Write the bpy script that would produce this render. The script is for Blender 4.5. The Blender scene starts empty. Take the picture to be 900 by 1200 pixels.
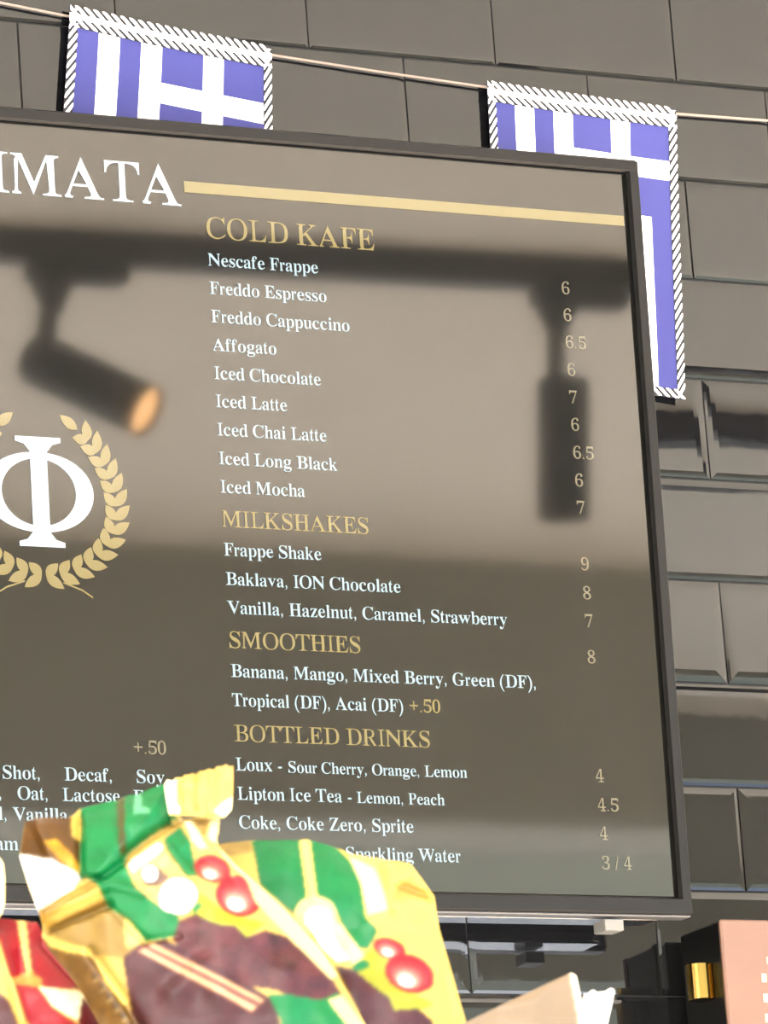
import bpy, math, random
import numpy as np
from mathutils import Vector, Matrix
from mathutils.geometry import tessellate_polygon

SC = bpy.context.scene
COL = SC.collection
random.seed(7)
rng = np.random.default_rng(7)
R = math.radians

# ------------------------------------------------------------------ camera
cam = bpy.data.cameras.new('camera')
cam.sensor_fit = 'HORIZONTAL'; cam.sensor_width = 36.0
cam.lens = 36.0 * 6570.07 / 900.0
cam.clip_start = 0.05; cam.clip_end = 200
cam.dof.use_dof = True; cam.dof.focus_distance = 4.0; cam.dof.aperture_fstop = 120
camo = bpy.data.objects.new('camera', cam); COL.objects.link(camo)
yaw, pitch, roll = 0.46700218, 0.24884127, -0.07071437
cy, sy, cp, sp = math.cos(yaw), math.sin(yaw), math.cos(pitch), math.sin(pitch)
F = Vector((sy*cp, cy*cp, sp)); Rt = Vector((cy, -sy, 0)); Up = Rt.cross(F)
R2 = math.cos(roll)*Rt + math.sin(roll)*Up; U2 = -math.sin(roll)*Rt + math.cos(roll)*Up
m3 = Matrix((R2, U2, -F)).transposed()
camo.matrix_world = Matrix.Translation((-1.70850, -3.45781, 1.55075)) @ m3.to_4x4()
SC.camera = camo

# ------------------------------------------------------------------ daylight
SC.view_settings.view_transform = 'Standard'
SC.view_settings.look = 'None'
SC.view_settings.gamma = 1.0
SC.view_settings.use_curve_mapping = False
SC.view_settings.exposure = 0.0
world = bpy.data.worlds.new('daylight'); SC.world = world; world.use_nodes = True
wn = world.node_tree.nodes; wl = world.node_tree.links
sky = wn.new('ShaderNodeTexSky'); sky.sky_type = 'NISHITA'; sky.sun_disc = False
sky.sun_elevation = R(38); sky.sun_rotation = R(215); sky.air_density = 1.0; sky.dust_density = 2.0
wl.new(sky.outputs[0], wn['Background'].inputs[0]); wn['Background'].inputs[1].default_value = 3.4
sun = bpy.data.lights.new('sun', 'SUN'); sun.energy = 62.0; sun.angle = R(0.6); sun.color = (1.0, 0.95, 0.86)
suno = bpy.data.objects.new('sun', sun); COL.objects.link(suno)
sd = Vector((0.42, 0.70, -0.66)).normalized()          # travels into the shop from behind the left shoulder
suno.rotation_euler = sd.to_track_quat('-Z', 'Y').to_euler(); suno.location = (-6, -14, 9)

# ------------------------------------------------------------------ materials
def mat(name, col, rough=0.5, metal=0.0, spec=0.5, emit=None, es=0.0, noise=0.0, nscale=30.0, bump=0.0, bscale=40.0):
    m = bpy.data.materials.new(name); m.use_nodes = True
    nt = m.node_tree; b = nt.nodes['Principled BSDF']
    b.inputs['Base Color'].default_value = (*col, 1); b.inputs['Roughness'].default_value = rough
    b.inputs['Metallic'].default_value = metal; b.inputs['Specular IOR Level'].default_value = spec
    if emit: b.inputs['Emission Color'].default_value = (*emit, 1); b.inputs['Emission Strength'].default_value = es
    tc = None
    if noise or bump: tc = nt.nodes.new('ShaderNodeTexCoord')
    if noise:
        n = nt.nodes.new('ShaderNodeTexNoise'); n.inputs['Scale'].default_value = nscale; n.inputs['Detail'].default_value = 4
        nt.links.new(tc.outputs['Object'], n.inputs['Vector'])
        r = nt.nodes.new('ShaderNodeValToRGB')
        r.color_ramp.elements[0].position = 0.3; r.color_ramp.elements[1].position = 0.7
        r.color_ramp.elements[0].color = (*[c*(1-noise) for c in col], 1)
        r.color_ramp.elements[1].color = (*[min(1, c*(1+noise)) for c in col], 1)
        nt.links.new(n.outputs['Fac'], r.inputs['Fac']); nt.links.new(r.outputs[0], b.inputs['Base Color'])
    if bump:
        n2 = nt.nodes.new('ShaderNodeTexNoise'); n2.inputs['Scale'].default_value = bscale; n2.inputs['Detail'].default_value = 2
        nt.links.new(tc.outputs['Object'], n2.inputs['Vector'])
        bp = nt.nodes.new('ShaderNodeBump'); bp.inputs['Strength'].default_value = bump; bp.inputs['Distance'].default_value = 0.002
        nt.links.new(n2.outputs['Fac'], bp.inputs['Height']); nt.links.new(bp.outputs[0], b.inputs['Normal'])
    return m

def tile_material():
    m = mat('glazed_tile', (0.0050, 0.0052, 0.0058), rough=0.02, spec=0.53)
    nt = m.node_tree; b = nt.nodes['Principled BSDF']
    b.inputs['Specular Tint'].default_value = (0.90, 0.95, 1.0, 1)
    tc = nt.nodes.new('ShaderNodeTexCoord'); oi = nt.nodes.new('ShaderNodeObjectInfo')
    ad = nt.nodes.new('ShaderNodeVectorMath'); ad.operation = 'ADD'
    sc = nt.nodes.new('ShaderNodeVectorMath'); sc.operation = 'SCALE'; sc.inputs['Scale'].default_value = 37.0
    cx = nt.nodes.new('ShaderNodeCombineXYZ')
    for k in range(3): nt.links.new(oi.outputs['Random'], cx.inputs[k])
    nt.links.new(cx.outputs[0], sc.inputs[0]); nt.links.new(sc.outputs[0], ad.inputs[0]); nt.links.new(tc.outputs['Object'], ad.inputs[1])
    prev = None
    for scale, dist in ((9.0, 0.00035), (42.0, 0.000035)):
        n = nt.nodes.new('ShaderNodeTexNoise'); n.inputs['Scale'].default_value = scale; n.inputs['Detail'].default_value = 1.5
        nt.links.new(ad.outputs[0], n.inputs['Vector'])
        bp = nt.nodes.new('ShaderNodeBump'); bp.inputs['Strength'].default_value = 0.35; bp.inputs['Distance'].default_value = dist
        nt.links.new(n.outputs['Fac'], bp.inputs['Height'])
        if prev: nt.links.new(prev.outputs[0], bp.inputs['Normal'])
        prev = bp
    nt.links.new(prev.outputs[0], b.inputs['Normal'])
    return m

def attr_material(name, rough=0.42, metal=0.0, coat=0.0, bump=0.15):
    m = mat(name, (1, 1, 1), rough=rough, metal=metal, spec=0.14, bump=bump, bscale=160.0)
    nt = m.node_tree; b = nt.nodes['Principled BSDF']
    a = nt.nodes.new('ShaderNodeAttribute'); a.attribute_name = 'print'
    nt.links.new(a.outputs['Color'], b.inputs['Base Color'])
    b.inputs['Coat Weight'].default_value = coat; b.inputs['Coat Roughness'].default_value = 0.18
    return m

M_TILE = tile_material()
M_GROUT = mat('dark_grout', (0.006, 0.006, 0.006), rough=0.85, noise=0.3)
M_CEIL = mat('ceiling_paint', (0.82, 0.78, 0.70), rough=0.85, noise=0.02, nscale=3)
M_BULK = mat('bulkhead_paint', (0.40, 0.41, 0.36), rough=0.8, noise=0.05, nscale=4)
M_PLASTER = mat('side_wall_paint', (0.70, 0.68, 0.64), rough=0.85, noise=0.03, nscale=3)
M_FLOOR = mat('floor_boards', (0.52, 0.44, 0.35), rough=0.6, noise=0.15, nscale=6)
M_PAVE = mat('pavement', (0.50, 0.48, 0.45), rough=0.9, noise=0.12, nscale=2)
M_FACADE = mat('facade_render', (0.62, 0.50, 0.30), rough=0.9, noise=0.1, nscale=1)
M_BEZEL = mat('screen_bezel', (0.0062, 0.0064, 0.0072), rough=0.35, spec=0.2)
M_BLACK = mat('black_plastic', (0.010, 0.010, 0.011), rough=0.45)
M_GASKET = mat('gasket_black', (0.003, 0.003, 0.003), rough=0.6, spec=0.04)
M_SILVER = mat('silver_trim', (0.10, 0.10, 0.105), rough=0.35, metal=0.3)
M_PLATE = mat('pale_grey_plate', (0.80, 0.80, 0.80), rough=0.14, metal=1.0)
M_WHITEPL = mat('white_plastic', (0.12, 0.12, 0.115), rough=0.4)
M_SCREEN = mat('screen_glass', (0.004, 0.004, 0.004), rough=0.04, spec=0.72, emit=(1.0, 1.0, 0.75), es=0.011)
M_TXT_W = mat('screen_white', (0.02, 0.02, 0.02), rough=0.04, spec=0.6, emit=(0.72, 0.93, 1.0), es=0.95)
M_TXT_BIG = mat('screen_bright_white', (0.02, 0.02, 0.02), rough=0.04, spec=0.6, emit=(0.9, 0.97, 1.0), es=1.2)
M_TXT_G = mat('screen_gold', (0.02, 0.02, 0.02), rough=0.04, spec=0.6, emit=(0.42, 0.315, 0.085), es=1.05)
M_TXT_GB = mat('screen_bright_gold', (0.02, 0.02, 0.02), rough=0.04, spec=0.6, emit=(0.58, 0.43, 0.13), es=0.85)
M_TXT_P = mat('screen_dim_gold', (0.02, 0.02, 0.02), rough=0.04, spec=0.6, emit=(0.36, 0.30, 0.17), es=0.95)
M_FLAGW = mat('white_cloth', (0.85, 0.85, 0.86), rough=0.9, bump=0.1, bscale=500)
M_FLAGB = mat('blue_cloth', (0.026, 0.029, 0.150), rough=0.85, bump=0.1, bscale=500)
M_FLAGD = mat('dark_thread', (0.012, 0.012, 0.014), rough=0.9)
M_CORD = mat('beige_cord', (0.22, 0.17, 0.14), rough=0.8)
M_RAIL = mat('track_black', (0.010, 0.010, 0.010), rough=0.5)
M_LAMP = mat('warm_lamp', (0.9, 0.7, 0.5), rough=0.4, emit=(1.0, 0.50, 0.17), es=17.0)
M_BOXSIDE = mat('dark_box_side', (0.003, 0.003, 0.003), rough=0.3, spec=0.25)
M_BOXFRONT = mat('salmon_brown_wood', (0.112, 0.060, 0.044), rough=0.5, noise=0.10, nscale=14)
M_INLAY = mat('cream_inlay', (0.42, 0.29, 0.18), rough=0.5)
M_BRASS = mat('brass', (0.30, 0.20, 0.055), rough=0.12, metal=1.0)
M_PAPER = mat('beige_paper', (0.34, 0.26, 0.19), rough=0.85, noise=0.04, nscale=40)
M_PAPERW = mat('white_paper', (0.85, 0.80, 0.72), rough=0.85, bump=0.3, bscale=120)
M_BAG = attr_material('printed_foil')
M_WOOD = mat('ledge_wood', (0.20, 0.13, 0.08), rough=0.5, noise=0.2, nscale=8)

# ------------------------------------------------------------------ helpers
def obj(name, me, parent=None, **props):
    o = bpy.data.objects.new(name, me); COL.objects.link(o)
    if parent: o.parent = parent
    for k, v in props.items(): o[k] = v
    return o
def thing(name, label, cat, loc=(0, 0, 0), group=None, rot=None):
    o = obj(name, None); o.location = loc; o.empty_display_size = 0.05
    if rot is not None: o.rotation_euler = rot
    o['label'] = label; o['category'] = cat
    if group: o['group'] = group
    return o
class MB:
    def __init__(s): s.v = []; s.f = []; s.mi = []
    def add(s, v, f, mi=0):
        n = len(s.v); s.v += [tuple(p) for p in v]; s.f += [tuple(i+n for i in q) for q in f]; s.mi += [mi]*len(f); return s
    def box(s, a, b, mi=0, ch=0.0):
        (x0, y0, z0), (x1, y1, z1) = a, b
        if ch <= 0:
            v = [(x, y, z) for x in (x0, x1) for y in (y0, y1) for z in (z0, z1)]
            f = [(0,1,3,2),(4,6,7,5),(0,4,5,1),(2,3,7,6),(0,2,6,4),(1,5,7,3)]
            return s.add(v, f, mi)
        c = ch; v = []; idx = {}
        for i, x in enumerate((x0, x1)):
            for j, y in enumerate((y0, y1)):
                for k, z in enumerate((z0, z1)):
                    sx, s_y, sz = (1, -1)[i], (1, -1)[j], (1, -1)[k]
                    idx[i, j, k, 0] = len(v); v.append((x, y+s_y*c, z+sz*c))
                    idx[i, j, k, 1] = len(v); v.append((x+sx*c, y, z+sz*c))
                    idx[i, j, k, 2] = len(v); v.append((x+sx*c, y+s_y*c, z))
        f = []
        for i in (0, 1):
            f.append([idx[i, a, b, 0] for a, b in ((0,0),(1,0),(1,1),(0,1))])
            f.append([idx[a, i, b, 1] for a, b in ((0,0),(1,0),(1,1),(0,1))])
            f.append([idx[a, b, i, 2] for a, b in ((0,0),(1,0),(1,1),(0,1))])
        for a in (0, 1):
            for b in (0, 1):
                f.append([idx[0,a,b,1], idx[1,a,b,1], idx[1,a,b,2], idx[0,a,b,2]])
                f.append([idx[a,0,b,0], idx[a,1,b,0], idx[a,1,b,2], idx[a,0,b,2]])
                f.append([idx[a,b,0,0], idx[a,b,1,0], idx[a,b,1,1], idx[a,b,0,1]])
                for d in (0, 1): f.append([idx[a,b,d,0], idx[a,b,d,1], idx[a,b,d,2]])
        return s.add(v, f, mi)
    def tube(s, pts, r, n=10, mi=0, caps=True):
        pts = [Vector(p) for p in pts]; rs = r if isinstance(r, (list, tuple)) else [r]*len(pts)
        v = []; f = []
        t0 = (pts[1]-pts[0]).normalized(); a = t0.orthogonal().normalized()
        for i, p in enumerate(pts):
            t = (pts[min(i+1, len(pts)-1)]-pts[max(i-1, 0)]).normalized()
            a = (a - t*a.dot(t)).normalized(); b = t.cross(a)
            for k in range(n):
                w = 2*math.pi*k/n; v.append(p+(a*math.cos(w)+b*math.sin(w))*rs[i])
        for i in range(len(pts)-1):
            for k in range(n):
                f.append((i*n+k, i*n+(k+1) % n, (i+1)*n+(k+1) % n, (i+1)*n+k))
        if caps: f.append(tuple(range(n-1, -1, -1))); f.append(tuple((len(pts)-1)*n+k for k in range(n)))
        return s.add(v, f, mi)
    def build(s, name, mats, parent=None, smooth=False, **props):
        me = bpy.data.meshes.new(name); me.from_pydata(s.v, [], s.f)
        for m in (mats if isinstance(mats, (list, tuple)) else [mats]): me.materials.append(m)
        me.polygons.foreach_set('material_index', s.mi)
        import bmesh
        bm = bmesh.new(); bm.from_mesh(me); bmesh.ops.recalc_face_normals(bm, faces=bm.faces); bm.to_mesh(me); bm.free()
        if smooth: me.polygons.foreach_set('use_smooth', [True]*len(me.polygons))
        me.update()
        return obj(name, me, parent, **props)
def struct(name, mb, m): return mb.build(name, m, None, kind='structure')

# ------------------------------------------------------------------ room shell
CEIL = 3.235
struct('floor', MB().box((-4.5, -3.5, -0.1), (5.5, 0.2, 0.0)), M_FLOOR)
struct('ceiling', MB().box((-4.5, -3.30, CEIL), (5.5, 0.2, CEIL+0.1)), M_CEIL)
struct('trim_1', MB().box((-4.5, -3.50, 2.87), (5.5, -3.30, CEIL+0.1)), M_BULK)          # bulkhead above the open shop front
struct('wall_left', MB().box((-4.6, -3.5, 0), (-4.5, 0.2, CEIL)), M_PLASTER)
struct('wall_right', MB().box((5.5, -3.5, 0), (5.6, 0.2, CEIL)), M_PLASTER)
struct('trim_2', MB().box((-30, -30.0, -0.12), (34, -3.5, -0.02)), M_PAVE)              # pavement outside
struct('trim_3', MB().box((-30, -30.4, -0.1), (34, -30.0, 10.5)), M_FACADE)              # house front across the street
wall = struct('wall_back', MB().box((-4.5, 0.0, 0.0), (5.5, 0.12, CEIL)), M_GROUT)

PW, PH, Z0 = 0.15206, 0.077, 2.880
def tile_mesh(w, h):
    bv, dp, g = 0.0050, 0.0006, 0.0007
    hw, hh = w/2-g, h/2-g
    rings = [(0, 0.0), (0, -0.0012), (bv*0.45, -0.0012-dp*0.62), (bv, -0.0012-dp), (bv+0.004, -0.0012-dp-0.00006)]
    v = []; f = []
    for ins, y in rings:
        v += [(-hw+ins, y, -hh+ins), (hw-ins, y, -hh+ins), (hw-ins, y, hh-ins), (-hw+ins, y, hh-ins)]
    for i in range(len(rings)-1):
        for k in range(4): f.append((i*4+k, i*4+(k+1) % 4, (i+1)*4+(k+1) % 4, (i+1)*4+k))
    n = (len(rings)-1)*4; f.append((n, n+1, n+2, n+3))
    return v, f
tv_, tf_ = tile_mesh(PW, PH)
tme = bpy.data.meshes.new('tile'); tme.from_pydata(tv_, [], tf_); tme.materials.append(M_TILE); tme.update()
far = MB()
for row in range(-5, 38):
    zc = Z0 - PH*(row-0.5)
    for c in range(-30, 37):
        xc = (c+0.5+(0.5 if row % 2 else 0))*PW
        if zc+PH/2 > CEIL or zc < 0.05 or xc < -4.4 or xc > 5.4: continue
        if -0.62 < xc < 0.72 and 1.98 < zc:
            t = obj('tile', tme, wall); t.location = (xc, 0, zc)
            t.rotation_euler = (R(rng.normal(-0.40, 0.10)-(0.30 if row == 4 else 0)), 0, R(rng.normal(0, 0.16)))
        else:
            far.add([(p[0]+xc, p[1], p[2]+zc) for p in tv_], tf_)
o = far.build('tile_field', M_TILE, wall, kind='stuff')

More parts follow.
